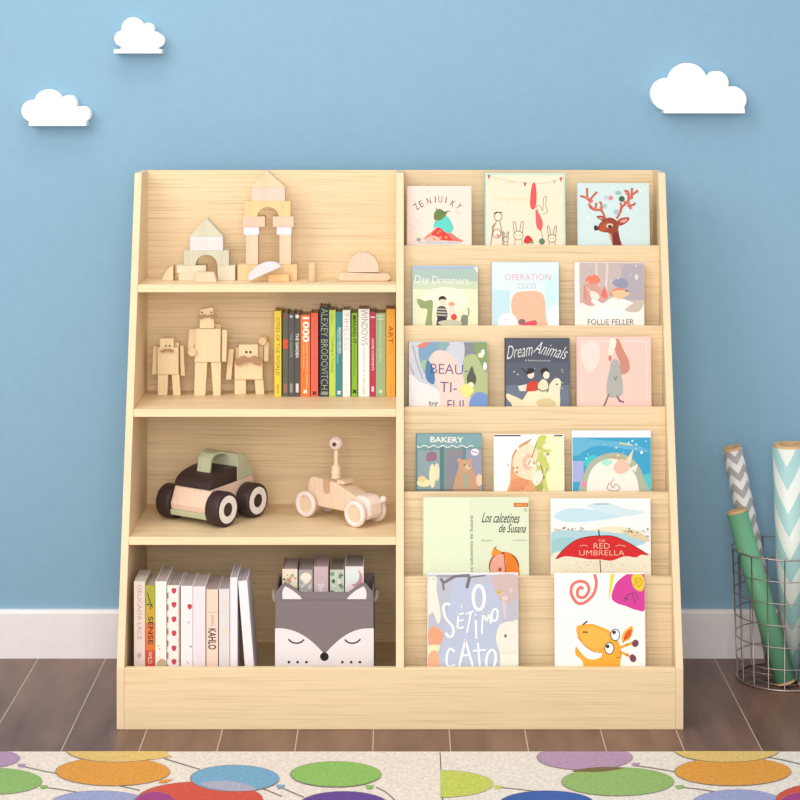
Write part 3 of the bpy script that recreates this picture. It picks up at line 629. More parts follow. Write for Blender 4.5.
S3 = [
 (134,145,581,.078,(232,214,206),'pale pinkish grey book standing leftmost against the shelf side',s_first,(205,196,188)),
 (145.4,155,585,.078,(180,174,64),'olive to orange book with dark SENSE lettering on the spine',s_olive,(180,168,156)),
 (155.4,166.4,581,.10,(250,244,236),'cream white book with brown flecks at the foot of its spine',s_cream,(190,172,170)),
 (167.2,179.6,585,.084,(250,242,236),'white book with a column of red strawberries down its spine',s_straw,(176,160,156)),
 (180.8,192.6,585.5,.084,(250,242,242),'white book with one small strawberry high on its spine',s_white_straw,(184,168,164)),
 (193,205.4,586,.084,(246,232,238),'plain pale lavender pink book beside the peach one',s_lav,(200,184,182)),
 (206.4,218,589,.084,(246,218,200),'peach book with a dark block of lettering on its spine',s_peach,(176,156,156)),
 (219,229.6,588.5,.084,(232,226,226),'pale grey book with soft orange blots on its spine',s_grey,(180,164,166)),
 (230.2,237.4,577,.084,(248,240,244),'thin white book standing upright, right before the leaning white one',None,(190,176,184)),
]
for x0, x1, yt, d, c, lab, art, tp in S3:
    spine_book(x0, x1, yt, Y3, d, FZ+.0002, c, lab, G3, art, top=tp)
o = spine_book(237.6+4.9, 246.6+4.9, 580.5, Y3, .08, FZ+.0003, (250,242,246), 'white book leaning to the left at the end of the bottom row', G3, None, top=(186,172,182))
o.rotation_euler = (0, -math.radians(4.6), 0); o.location.x = X(251.3, Y3); o.location.z += .0008

# ---------------------------------------------------------------- fox storage box and its books
YB = .036; sB = S(YB); bx0, bx1 = X(275, YB), X(373.8, YB); bw = bx1-bx0; bd = .100; bh = Z(592, YB)-FZ
GR = (138,127,129); fm = mat(GR, .9, 'felt'); wm = mat((246,236,238), .8, 'felt')
box = thing('storage_box', 'grey and white fabric storage box with a sleeping fox face and ears', 'storage box', ((bx0+bx1)/2, YB, FZ+.0003))
h = bw/2
def bl(px, py): return ((px-324.4)*sB, CH-(py-HY)*sB-FZ)
ear = lambda sgn: smooth_loop([(324.4+sgn*x, y) for x, y in ((-24,592.2),(-33,585.5),(-39.5,582.6),(-44.5,587),(-48.5,592.3))], 6, False)
top = [(bl(*p)) for p in ear(1)]          # from inner to outer on the left
topr = [(bl(*p)) for p in ear(-1)]
outline = [(-h,.0),(h,.0)]+list(reversed(topr))+top
c = MB(); c.prism(outline, 0, .003, fm)
A = Art(c, lambda px, py, hh: (bl(px,py)[0], -hh, bl(px,py)[1]), (275.1,582,373.7,677.0), 'felt')
A.p((248,240,242), smooth_loop([(275,628),(284,628.2),(295,631),(307,637.5),(317,646),(324,653.5),(324.4,653.5)], 6, False)+smooth_loop([(324.8,653.5),(332,646),(341,638),(352,631.5),(363,628.4),(373.8,628)], 6, False)+[(373.8,677),(275,677)])
for sg in (-1, 1):
    A.p((248,240,242), [(324.4+sg*x, y) for x, y in smooth_loop([(-41.8,598.8),(-42,592),(-40,587),(-38,586.6),(-31,590.5),(-24.5,596),(-22.6,598.8)], 5, False)])
    A.l((40,36,38), 1.5, [(324.4+sg*x, y) for x, y in ((-36,638.8),(-32.5,641.8),(-28,642.9),(-23.5,641.9),(-20.4,639.2))], True)
    for d in (18, 26.8, 35.5): A.e((36,32,34), 324.4+sg*d, 661.8, 1.35)
A.l((122,110,110), .7, [(275.5,599.6),(373.4,599.6)]); A.e((34,28,30), 324.4, 656.3, 4.3)
c.build('front_panel', box)
c = MB(); c.box((-h,bd-.003,0), (h,bd,bh+.004), fm); c.build('back_panel', box)
for sx_ in (-1, 1):
    c = MB(); a_, b_ = sorted((sx_*h, sx_*(h-.003))); c.box((a_,.003,0), (b_,bd-.003,bh), mat((132,120,116), .9, 'felt')); c.build('side_panel', box)
    c = MB()
    pts = [(sx_*h,.03,bh-.022),(sx_*(h+.003),.031,bh-.018),(sx_*(h+.0045),.04,bh-.012),(sx_*(h+.004),.052,bh-.010),(sx_*h,.055,bh-.014)]
    c.tube([(p[0],p[1],p[2]) for p in pts], .004, mat((176,164,144), .85, 'felt')); c.build('handle', box)
c = MB(); c.box((-h+.003,.003,0), (h-.003,bd-.003,.003), fm); c.build('base', box)
YS = .052; zbx = FZ+.0036; GX = 'books standing inside the fox storage box'
def f1(A, m, a, b): A.dots((236,150,140), 9, a+1,572,b-1,592, 1.7, 81); A.dots((160,190,120), 8, a+1,572,b-1,592, 1.7, 82)
def f2(A, m, a, b): A.b((240,232,214), [(a+1,577),(m,572),(b-1,576),(m+1,583)]); A.dots((214,210,204), 7, a+1,583,b-1,592, 1.5, 83)
def f3(A, m, a, b): A.t((248,240,240), 'Shh', m, 587, 8, 6, 90)
def f4(A, m, a, b): A.dots((130,156,124), 12, a+1,571,b-1,592, 2.2, 84); A.dots((226,226,212), 8, a+1,571,b-1,592, 1.4, 85); A.e((40,50,44), b-2, 575, 1)
def f5(A, m, a, b): A.e((208,150,160), m+2, 578, 6.4, 8.6); A.e((226,238,230), m-1.5, 575.5, 6.6, 8.2)
for x0, x1, yt, c_, lab, art, tp in [
 (282.4,297.4,568.6,(240,226,206),'cream book with pink and green flowers, leftmost inside the fox box',f1,(178,160,160)),
 (298.8,312.6,569.4,(176,168,162),'grey book with a cream leaf motif inside the fox box, second from left',f2,(164,150,146)),
 (313.8,328.2,566.2,(206,180,184),'plain dusty pink book in the middle of the fox box',f3,(188,164,170)),
 (330,344,569.4,(200,208,192),'green leaf patterned book inside the fox box',f4,(140,132,122)),
 (345,363.6,566,(240,228,226),'white book with a rose crescent shape, rightmost inside the fox box',f5,(160,148,146))]:
    spine_book(x0, x1, yt, YS, .078, zbx, c_, lab, GX, art, top=tp, cover2=(150,110,112) if x0 < 290 else None)

# ---------------------------------------------------------------- building blocks, top shelf
Z1 = SZ[0]+.0002; YK = .222; HD = .015
def bp(x, y, yy=YK): return (X(x, yy), Z(y, yy))
B1 = 'blocks of the small pale green castle'; B2 = 'blocks of the tall pink and natural wood tower'; B3 = 'loose blocks on the top shelf'
def block(name, label, pts, c, grp, yc=YK+HD, hd=HD, kind='toywood', bev=.0007, smooth=False):
    """pts in photograph coordinates on the block's front face; origin at the block's base"""
    yf = yc-hd
    P = [bp(x, y, yf) for x, y in pts]
    cx = sum(p[0] for p in P)/len(P); z0 = min(p[1] for p in P)
    mb = MB(); mb.prism([(p[0]-cx, p[1]-z0) for p in P], -hd, hd, mat(c, .6, kind))
    o = mb.build(name, None, bev, 2); o.location = (cx, yc, z0)
    return tag(o, label, 'building block', grp)
def rect(x0, y0, x1, y1): return [(x0,y1),(x1,y1),(x1,y0),(x0,y0)]
def arch(x0, y0, x1, y1, cx, r, ry):
    pts = [(x0,y1),(cx-r,y1)]+[(cx-r*math.cos(PI*i/16), y1-ry*math.sin(PI*i/16)) for i in range(1,16)]+[(cx+r,y1),(x1,y1),(x1,y0),(x0,y0)]
    return pts
# baseline on the shelf seen at this depth
yb = HY+(CH-Z1)/S(YK)
GRN = (212,208,184); WHT = (232,224,224); NAT = (238,208,172); PNK = (240,208,190); ORG = (244,206,154)
block('wedge_block', 'small natural wood ramp wedge standing left of the green castle', [(161.5,yb),(173.2,yb),(173.2,265),(168,268.5),(164.5,273)], NAT, B1)
block('flat_block', 'short natural slab on the shelf beneath the left foot of the green castle', rect(178.6,272.4,196,yb), (238,214,186), B1)
block('flat_block', 'long pale slab lying on the short slab, under the green arch left foot', rect(176.6,265,206,272.4), (230,218,188), B1)
block('square_block', 'pale green grey block under the right foot of the green arch', rect(217.6,265,235.2,yb), (224,214,190), B1)
block('arch_block', 'pale green arch block below the white box', arch(184,250,229,265,206.4,10.8,10.6), GRN, B1)
block('square_block', 'white box block between pale green arch and pale green roof', rect(190,236,223,250), WHT, B1)
block('roof_block', 'pale green triangular roof on the white block', [(190,236),(223,236),(206.5,217.5)], (216,212,186), B1)
y3 = .198; yb3 = HY+(CH-Z1)/S(y3)
block('trapezoid_block', 'natural wood trapezoid lying in front of the green castle', [(194,yb3),(216.6,yb3),(213.8,272),(196.4,272)], (238,210,180), B1, yc=y3+.008, hd=.008)
block('plank_block', 'long natural wood base slab under the tall tower', rect(237.5,264,297,yb), (236,204,154), B2, yc=YK+.016, hd=.016)
block('column_block', 'left pinkish column of the tall tower', rect(246,234.2,258,264), (238,208,180), B2)
block('column_block', 'right pinkish column of the tall tower', rect(279.4,234.2,291,264), (238,208,180), B2)
block('cap_block', 'white capital on the left column of the tall tower', rect(243.6,226.4,259.2,234.2), (236,232,238), B2, hd=.014)
block('cap_block', 'white capital on the right column of the tall tower', rect(276.6,226.4,291.4,234.2), (236,232,238), B2, hd=.014)
block('flat_block', 'pink slab above the left white capital', rect(243,216,265,226.4), (240,200,176), B2)
block('flat_block', 'pink slab above the right white capital', rect(272.8,216,293.6,226.4), (240,204,180), B2)
block('arch_block', 'natural wood arch block spanning the two pink slabs', arch(245,200.6,290.5,216,268,10.6,9.6), (242,206,150), B2)
block('square_block', 'pale pink box block under the topmost roof', rect(251.6,187,285,200.6), PNK, B2)
block('roof_block', 'natural wood triangular roof on top of the tall tower', [(250.6,187),(286,187),(267.5,170.8)], (238,210,172), B2, hd=.0145)
# half disc leaning on the orange slab
hy = .1945; P0 = Vector(bp(249,281.2,hy)); P1 = Vector(bp(281,267.2,hy)); ctr = (P0+P1)/2; rr = (P1-P0).length/2; an = math.atan2(P1[1]-P0[1], P1[0]-P0[0])
mb = MB(); pts = [(rr*math.cos(PI*i/20), .62*rr*math.sin(PI*i/20)) for i in range(21)]
mb.prism(pts, -.006, .006, mat((226,222,228), .6, 'toywood'))
o = mb.build('half_disc_block', None, .0006); o.rotation_euler = (0,-an,0); o.location = (ctr[0], hy+.006, ctr[1]+.0012)
tag(o, 'white half disc block propped aslant in front of the tower base', 'building block', B2)
block('flat_block', 'small orange slab lying in front of the tower base', rect(268,274,289,HY+(CH-Z1)/S(.2065)), (246,196,140), B2, yc=.2125, hd=.006)
mb = MB(); yy = .212; r_ = 4.2*S(yy); zt = Z(262, yy)
mb.cyl((0,0,0), (0,0,zt-Z1), r_, mat((226,200,156), .6, 'toywood'), bev=.0006); o = mb.build('peg_block'); o.location = (X(312.4,yy), yy, Z1)
tag(o, 'small upright wooden peg standing alone right of the tower', 'building block', B3)
yy = .214; ybb = HY+(CH-Z1)/S(yy)
block('slab_block', 'long round-ended slab under the half disc at the right of the top shelf', [(339.5,ybb),(387,ybb),(390.5,ybb-2),(390.8,ybb-5),(388,ybb-7.4),(341,ybb-8.6),(337.8,ybb-5.5),(337.6,ybb-2.5)], (232,204,176), B3, yc=yy+.014, hd=.014, bev=.0015)
pts = [(348,272.1),(378.6,272.1)]+[(363.3+15.3*math.cos(PI*i/20)*(1), 268-15.4*math.sin(PI*i/20)) for i in range(0,21)]
o = block('half_disc_block', 'pale half disc standing on the round-ended slab', pts, (232,208,186), B3, yc=yy+.013, hd=.011, bev=.001)
o.location.z = Z(ybb-8.6, yy)+.0004

# ---------------------------------------------------------------- wooden moustache figures, second shelf
FW = mat((246,220,178), .6, 'toywood'); FW2 = mat((238,210,168), .6, 'toywood'); MO = mat((184,142,108), .7, 'toywood'); EY = mat((50,36,30), .4)
Z2 = SZ[1]+.0002; G4 = 'wooden block figures with moustaches'
def figure(label, cx, yb, parts, moustache, eyes, depth=.019, head_tilt=0):
    yc = F*(CH-Z2)/(yb-HY)-CD        # depth at which the feet stand
    o = thing('wooden_figure', label, 'toy figure', (X(cx, yc), yc, Z2), group=G4)
    s = S(yc); x0 = X(cx, yc)
    def loc(px, py): return (X(px, yc)-x0, Z(py, yc)-Z2)
    for nm, poly, y0, y1, m in parts:
        mb = MB(); P = [loc(*p) for p in poly]
        P = [(p[0], max(p[1], 0)) for p in P]
        mb.prism(P, y0, y1, m); ob = mb.build(nm, o, .0008)
    for ex, ey, yd, er in eyes:
        mb = MB(); p = loc(ex, ey); mb.ball((p[0], yd, p[1]), er*s, EY, 10); mb.build('eye', o)
    pts, yd = moustache
    mb = MB(); mb.prism([loc(*p) for p in smooth_loop(pts, 5)], yd-.003, yd, MO); mb.build('moustache', o)
    return o, loc
def R4(x0, y0, x1, y1, x2=None, x3=None): return [(x2 if x2 is not None else x0, y1), (x3 if x3 is not None else x1, y1), (x1, y0), (x0, y0)]
def mous(cx, cy, w, h):
    a = [(0,-.25),(.18,-.45),(.35,-.25),(.5,.0),(.44,.45),(.25,.40),(.1,.2)]
    L_ = [(cx+w*x, cy+h*y) for x, y in a]
    return L_+[(cx-w*x, cy+h*y) for x, y in reversed(a[1:])]
figure('smallest wooden block figure with thin moustache, arms hanging, left of the tall one', 169, 394.5, [
 ('torso', R4(157.8,346,179,373.4), -.008,.010, FW), ('head', R4(160.4,337,174.4,350.5), -.011,.003, FW), ('shoulder_block', R4(174.6,342,179,352), .001,.010, FW2),
 ('arm', R4(153.6,345,157.2,373.6,152.4,157.0), -.005,.005, FW2), ('arm', R4(180.2,345,184,375,181.2,185.2), -.005,.005, FW2),
 ('leg', R4(158.2,373.6,168.6,394.7,158,167.6), -.006,.007, FW), ('leg', R4(172,373.6,179.6,394.7,173.6,181), -.006,.007, FW)],
 (mous(168,349,12.5,4), -.011), [(166.6,344.4,-.011,.9),(170.4,344.4,-.011,.9)])
o, loc = figure('tallest wooden block figure with one hand on its hip, between two smaller ones', 209, 394.8, [
 ('torso', R4(196,327.5,221.2,360.8,195,220.8), -.009,.009, FW), ('head', [(200.3,327),(214.8,327),(213.8,305.6),(201.2,307.8)], -.012,.003, FW), ('shoulder_block', R4(214.8,323.6,220.6,331), .002,.009, FW2),
 ('arm', [(188,346),(194,350),(195.6,340),(196,328.6),(189.6,328)], -.005,.005, FW2), ('arm', R4(222.2,329,227.4,360.8,222,226.4), -.005,.005, FW),
 ('leg', R4(195.4,361,207.6,394.9,194.4,205.6), -.006,.008, FW), ('leg', R4(211.2,361,221.2,394.9,213.6,220.8), -.006,.008, FW)],
 (mous(208.2,315,18,5), -.012), [(202.8,311,-.012,.8),(211.8,310.8,-.012,.8)])
mb = MB(); p = loc(192.6,350.6); mb.cyl((p[0],-.012,p[1]), (p[0]+.004,.001,p[1]), .0078, FW2, bev=.001); mb.build('hand', o)
mb = MB(); q = loc(189.4,346); mb.tube([(q[0],0,q[1]),(q[0]+.002,-.004,q[1]-.004),(p[0],-.007,p[1])], .0032, FW2); mb.build('forearm', o)
o, loc = figure('short wide wooden figure with a big moustache, one hand raised beside the books', 249, 393.6, [
 ('torso', R4(235,360.5,263,378.2), -.009,.009, FW), ('head', R4(239.4,343,258.4,361), -.013,.003, FW), ('shoulder_block', R4(235.2,347.4,240.6,361), .003,.009, FW2), ('shoulder_block', R4(258,346,263,361), .003,.009, FW2),
 ('arm', R4(228.8,348,234.2,378.8,226,231.4), -.005,.005, FW2), ('arm', R4(264.6,341,269.2,360.6,264,268.6), -.005,.005, FW2),
 ('leg', R4(234.8,378.4,246.2,393.8), -.006,.007, FW), ('leg', R4(254.8,378.4,263.6,393.8,256,264.6), -.006,.007, FW)],
 (mous(249.4,358.5,28,10), -.013), [(247,350.4,-.013,1.2),(251,350.4,-.013,1.2)])
mb = MB(); p = loc(264.4,339.2); mb.cyl((p[0]-.003,-.010,p[1]-.002), (p[0]+.002,.004,p[1]+.001), .0072, FW2, bev=.0012); mb.build('hand', o)

# ---------------------------------------------------------------- toy cars, third shelf
Z3 = SZ[2]+.0002
BK = mat((62,46,46), .45); WR = mat((252,244,240), .5); PK = mat((244,212,190), .55, 'toywood'); SG = mat((196,200,168), .55, 'toywood')
# local: x = forward, y = left, z up
hd = Vector((-.56,-.83)).normalized(); 
fr = Vector((X(221.5,.130), .130))       # centre of the near front wheel, on the plan
ang = math.atan2(hd.y, hd.x); rw = .0285; tr = .106; wb = .080
lf = Vector((-hd.y, hd.x))             # left of the heading
cpos = fr - hd*(wb/2) - lf*(tr/2) if False else fr - hd*(wb/2) + (-lf if lf.x > 0 else lf)*(tr/2)
car = thing('toy_car', 'pink and pale green wooden toy car with black cabin and carry handle', 'toy car', (cpos.x, cpos.y, Z3), ang)
def wheel(parent, x, y, r, w_, tm, rm, hub, out):
    M = Matrix.Translation((x, y, r)) @ Matrix.Rotation(-PI/2*out, 4, 'X')
    mb = MB(); mb.M = M; b = .0025
    mb.lathe([(1e-5,-w_/2),(r-b,-w_/2),(r-b*.3,-w_/2+b*.3),(r,-w_/2+b),(r,w_/2-b),(r-b*.3,w_/2-b*.3),(r-b,w_/2),(r*.8,w_/2)], tm, 40)
    mb.lathe([(r*.8,w_/2),(1e-5,w_/2-.0004)], tm, 40, False); wo = mb.build('wheel', parent)
    mb = MB(); mb.M = M; mb.lathe([(r*.40,w_/2-.0002),(r*.40,w_/2+.0006),(r*.80,w_/2+.0006),(r*.80,w_/2-.0002)], rm, 40, False); ro = mb.build('rim', wo)
    mb = MB(); mb.M = M; mb.lathe([(1e-5,w_/2+.0004),(r*.38,w_/2+.0004),(r*.38,w_/2-.0004)], hub, 32, False); mb.build('hub_cap', wo)
W2 = .040
mb = MB(); mb.prism([(-.060,.020),(.060,.020),(.062,.030),(.050,.058),(-.062,.064),(-.066,.046)], -W2+.001, W2-.001, PK); 
mb.build('body', car, .002)
mb = MB(); mb.prism([(-.058,.011),(.062,.011),(.063,.0205),(-.060,.0205)], -W2+.001, W2-.001, SG); mb.build('skirt', car, .0015)
cab = [(.0525,.0585)]+[(-.020+.0725*math.cos(a), .0585+.0275*math.sin(a)**.8) for a in [PI/2*i/14 for i in range(1,15)]]+[(-.020,.061)]
mb = MB(); mb.prism(list(reversed(cab)), -W2+.002, W2-.002, BK); mb.build('cabin', car, .001)
mb = MB(); mb.prism(list(reversed([(-.064,.0642),(-.066,.074),(-.060,.080),(-.050,.084),(-.046,.097),(-.040,.103),(-.030,.1065),(-.0205,.1065),(-.0205,.0615)])), -W2+.002, W2-.002, SG); mb.build('rear_block', car, .0012)
mb = MB(); mb.prism(list(reversed([(-.0204,.1018),(-.0204,.1062),(-.012,.1105),(.002,.1115),(.014,.1100),(.0225,.103),(.0265,.080),(.0225,.082),(.0190,.100),(.0125,.1060),(.002,.1074),(-.010,.1065)])), -.011, .016, SG); mb.build('handle', car, .0008)
for sx_ in (wb/2, -wb/2):
    for o_ in (1, -1): wheel(car, sx_, o_*(tr/2), rw, .027, BK, WR, BK, o_)
for sx_ in (wb/2, -wb/2):
    mb = MB(); mb.cyl((sx_,-tr/2+.012,rw), (sx_,tr/2-.012,rw), .004, BK); mb.build('axle', car)

RW = mat((246,218,190), .6, 'toywood'); RP = mat((252,234,226), .55, 'toywood'); RB = mat((244,214,182), .6, 'toywood')
h2 = Vector((.76,-.65)); a2 = math.atan2(h2.y, h2.x)
A_ = Vector((X(305.8,.193), .193)); B_ = Vector((X(355,.121), .121)); wb2 = (B_-A_).length; tr2 = .052; lf2 = Vector((-h2.y, h2.x))  # far side
c2 = (A_+B_)/2 + lf2*(tr2/2); a2 = math.atan2((B_-A_).y, (B_-A_).x)
car2 = thing('toy_racer', 'natural wood toy racing car with peg driver and pale rimmed wheels', 'toy car', (c2.x, c2.y, Z3), a2)
r2 = .0218
prof = [(-.062,.026),(-.060,.056),(-.055,.065),(-.046,.068),(-.028,.066),(.000,.064),(.050,.046),(.050,.022),(.030,.019),(-.055,.019)]
mb = MB(); mb.prism(list(reversed(prof)), -.017, .017, RW, smooth=False); mb.build('body', car2, .0025)
mb = MB(); mb.prism([(.046,.013),(.072,.011),(.079,.020),(.079,.038),(.070,.049),(.048,.050)], -.0165, .0165, RP); mb.build('nose', car2, .004, 2)
mb = MB(); mb.ball((.080,.017,.042), .0058, RP, 12); mb.build('nose_knob', car2)
mb = MB(); mb.box((.002,-.012,.062), (.018,.012,.0685), RW); mb.build('cowl', car2, .001)
mb = MB(); mb.M = Matrix.Translation((-.016,-.0172,.050)); mb.prism([(-.007,.016),(-.007,0)]+[(-.007*math.cos(PI*i/10), -.007*math.sin(PI*i/10)) for i in range(1,10)]+[(.007,0),(.007,.016)], -.0004, .001, mat((214,176,140), .7, 'toywood')); mb.build('door_slot', car2)
mb = MB(); mb.M = Matrix.Translation((-.010,0,.0665))
mb.lathe([(1e-5,0),(.0085,0),(.009,.004),(.0075,.006),(.009,.009),(.009,.013),(.0075,.015),(.0085,.018),(.0075,.022),(.004,.024),(.0034,.029),(.0042,.032),(.0034,.035),(.0042,.039),(.0034,.049),(1e-5,.052)], mat((248,224,192), .6, 'toywood'), 24); drv = mb.build('driver_body', car2)
mb = MB(); mb.ball((-.010,0,.0665+.0600), .0122, RP, 16); hdb = mb.build('driver_head', car2)
dirv = Matrix.Rotation(-a2, 3, 'Z') @ Vector((-.25,-1,.0)); dirv.normalize()
mb = MB(); cc = Vector((-.010,0,.0665+.0598)); mb.cyl(cc+dirv*.0112, cc+dirv*.0125, .0038, mat((150,110,100), .5), 20); mb.cyl(cc+dirv*.0120, cc+dirv*.0129, .0020, mat((40,28,26), .4), 16); mb.build('eye', hdb)
for sx_ in (wb2/2, -wb2/2):
    for o_ in (1, -1):
        M = Matrix.Translation((sx_, o_*tr2/2, r2)) @ Matrix.Rotation(-PI/2*o_, 4, 'X')
        mb = MB(); mb.M = M; w_ = .009
        mb.lathe([(1e-5,-w_/2),(r2-.002,-w_/2),(r2,-w_/2+.002),(r2,w_/2-.002),(r2-.002,w_/2),(r2*.66,w_/2),(r2*.62,w_/2-.002)], RP, 36); wo = mb.build('wheel', car2)
        mb = MB(); mb.M = M; mb.lathe([(r2*.62,w_/2-.0019),(1e-5,w_/2-.0015)], RB, 32, False); mb.build('hub_cap', wo)
    mb = MB(); mb.cyl((sx_,-tr2/2+.0045,r2), (sx_,tr2/2-.0045,r2), .003, RB); mb.build('axle', car2)

# ---------------------------------------------------------------- cloud wall shelves
CW = mat((255,255,255), .5, 'plain', k=.93)
def cloud(label, lobes, base, inner, plank):
    yw = WY; th = .034
    bx0_, by0, bx1_, by1 = base
    cx = (plank[0]+plank[2])/2
    yf = yw-th
    o = thing('cloud_wall_shelf', label, 'wall decoration', (X(cx, yf), yw, Z(plank[3], yf)), group='white clouds on the blue wall')
    x0 = X(cx, yf); z0 = Z(plank[3], yf)
    for i, (px, py, r) in enumerate(lobes):
        mb = MB(); t_ = th*(.80+.012*((i*2) % 5)); mb.cyl((X(px,yf)-x0,-t_,Z(py,yf)-z0), (X(px,yf)-x0,0,Z(py,yf)-z0), r*S(yf), CW, 48, bev=.002)
        mb.build('cloud_lobe', o)
    mb = MB(); mb.box((X(bx0_,yf)-x0,-th*.785,Z(by1,yf)-z0), (X(bx1_,yf)-x0,0,Z(by0,yf)-z0), CW); mb.build('cloud_centre', o, .003)
    mb = MB(); mb.box((X(plank[0],yf)-x0,-th,0), (X(plank[2],yf)-x0,0,Z(plank[1],yf)-z0), CW); mb.build('ledge', o, .0012)
cloud('white cloud wall shelf at the upper left, the highest of the three', [(132,28,11.3),(147.5,28.4,6.3),(121.6,38,8),(157,40,7)], (120,31,158,50), None, (113.5,48.6,161.6,53))
cloud('white cloud wall shelf near the left edge, above and left of the bookshelf', [(47.5,103.5,14.6),(67.6,103,8.4),(31.5,110.5,11),(82,114,8)], (31,106,84,124), None, (28.5,121.2,86,125.6))
cloud('largest white cloud wall shelf, at the upper right of the wall', [(688.5,82.5,20),(717.5,82.5,12),(668,94,16.6),(734.5,99.5,13)], (668,86,738,112), None, (664,107.8,745,113))

# ---------------------------------------------------------------- wire basket and rolls
ST = mat((186,172,168), .35, 'plain', metal=.85)
bc = Vector((.657,.262)); R0, R1, BH = .077, .085, .223
bas = thing('wire_basket', 'round steel wire basket on the floor holding gift wrap rolls', 'basket', (bc.x, bc.y, 0))
def ring(r, z, n=48): return [(r*math.cos(2*PI*i/n), r*math.sin(2*PI*i/n), z) for i in range(n)]
for k in range(1, 6):
    z = BH*k/6; r = R0+(R1-R0)*k/6
    mb = MB(); mb.tube(ring(r, z), .0009, ST, 6, True); mb.build('ring_wire', bas)
mb = MB(); mb.tube(ring(R1, BH), .0015, ST, 8, True); mb.build('rim', bas)
mb = MB(); mb.tube(ring(R0, .0018), .0017, ST, 8, True); mb.tube(ring(R0*.66, .0032, 36), .001, ST, 6, True); mb.tube(ring(R0*.33, .0032, 24), .001, ST, 6, True)
for k in range(6):
    a = PI*k/6; mb.tube([(R0*math.cos(a),R0*math.sin(a),.0018),(-R0*math.cos(a),-R0*math.sin(a),.0018)], .001, ST, 6)
mb.build('base_grid', bas)
for k in range(18):
    a = 2*PI*k/18+.04; mb = MB()
    mb.tube([(R0*math.cos(a),R0*math.sin(a),.002),(R1*math.cos(a),R1*math.sin(a),BH)], .0010, ST, 6)
    mb.ball((R1*math.cos(a),R1*math.sin(a),BH+.001), .0021, ST, 6); mb.build('upright_wire', bas)

def chevron(c1, c2, n, period, amp, name):
    m = bpy.data.materials.new(name); m.use_nodes = True; N = m.node_tree.nodes; L = m.node_tree.links; B = N['Principled BSDF']
    def mn(op, a, b=None, v=None):
        q = N.new('ShaderNodeMath'); q.operation = op; L.new(a, q.inputs[0])
        if b is not None: L.new(b, q.inputs[1])
        if v is not None: q.inputs[1].default_value = v
        return q.outputs[0]
    tc = N.new('ShaderNodeTexCoord'); sp = N.new('ShaderNodeSeparateXYZ'); L.new(tc.outputs['Object'], sp.inputs[0])
    a = mn('ARCTAN2', sp.outputs[0], sp.outputs[1])
    u = mn('FRACT', mn('ADD', mn('MULTIPLY', a, v=n/(2*PI)), v=10.5))
    tri = mn('ABSOLUTE', mn('SUBTRACT', u, v=.5))      # 0..0.5
    z = mn('ADD', sp.outputs[2], mn('MULTIPLY', tri, v=-2*amp))
    f = mn('FRACT', mn('ADD', mn('DIVIDE', z, v=period), v=20))
    g = mn('GREATER_THAN', f, v=.5)
    mx = N.new('ShaderNodeMixRGB'); L.new(g, mx.inputs[0]); mx.inputs[1].default_value = rgb(c1); mx.inputs[2].default_value = rgb(c2)
    L.new(mx.outputs[0], B.inputs['Base Color']); B.inputs['Roughness'].default_value = .4
    return m
def dotted(c1, c2):
    m = bpy.data.materials.new('dotted_paper'); m.use_nodes = True; N = m.node_tree.nodes; L = m.node_tree.links; B = N['Principled BSDF']
    tc = N.new('ShaderNodeTexCoord'); vo = N.new('ShaderNodeTexVoronoi'); vo.inputs['Scale'].default_value = 170; vo.inputs['Randomness'].default_value = .1; L.new(tc.outputs['Object'], vo.inputs['Vector'])
    g = N.new('ShaderNodeMath'); g.operation = 'LESS_THAN'; g.inputs[1].default_value = .3; L.new(vo.outputs['Distance'], g.inputs[0])
    mx = N.new('ShaderNodeMixRGB'); L.new(g.outputs[0], mx.inputs[0]); mx.inputs[1].default_value = rgb(c1); mx.inputs[2].default_value = rgb(c2)
    L.new(mx.outputs[0], B.inputs['Base Color']); return m
CT = mat((222,184,140), .8, 'toywood')
def roll(label, p0, p1, r, m, spin=0):
    p0 = Vector(p0); p1 = Vector(p1); d = p1-p0; hgt = d.length
    o = thing('paper_roll', label, 'wrapping paper roll', p0, group='gift wrap rolls in the wire basket')
    q0 = d.to_track_quat('Z', 'Y'); v0 = q0.inverted() @ Vector((math.sin(math.radians(spin)), -math.cos(math.radians(spin)), 0))
    o.rotation_mode = 'QUATERNION'; o.rotation_quaternion = q0 @ Matrix.Rotation(math.atan2(-v0.x, v0.y), 3, 'Z').to_quaternion()
    mb = MB(); mb.lathe([(r*.80,.0),(r,.0),(r,hgt),(r*.80,hgt)], m, 40); mb.build('paper', o)
    e = .0045
    mb = MB(); mb.lathe([(r*.60,-e),(r*.93,-e),(r*.93,.006)], CT, 32, False); mb.lathe([(r*.93,hgt-.006),(r*.93,hgt+e),(r*.60,hgt+e)], CT, 32, False)
    mb.lathe([(r*.60,-e),(r*.60,hgt+e)], CT, 32); mb.build('cardboard_core', o)
    return o
zb_ = .008
roll('grey and white zigzag gift wrap roll leaning left behind the green one', (.656,.313,zb_), (X(732.5,.305),.305,Z(449,.305)), .0172, chevron((176,172,172),(242,238,236),4,.030,.015,'grey_zigzag_paper'))
roll('plain green gift wrap roll leaning left at the basket front', (.653,.217,zb_+.002), (X(737,.250),.250,Z(512,.250)), .0180, mat((112,176,138), .4))
roll('thickest roll, upright, wrapped in pale aqua and white wide zigzags', (.682,.262,zb_), (X(789.5,.262),.262,Z(446,.262)), .0290, chevron((172,214,214),(236,242,236),2,.080,.082,'aqua_zigzag_paper'), spin=-22)
roll('aqua gift wrap roll with small white dots, at the right edge of the picture', (.689,.213,zb_), (.722,.222,.335), .0150, dotted((120,190,180),(240,244,240)))

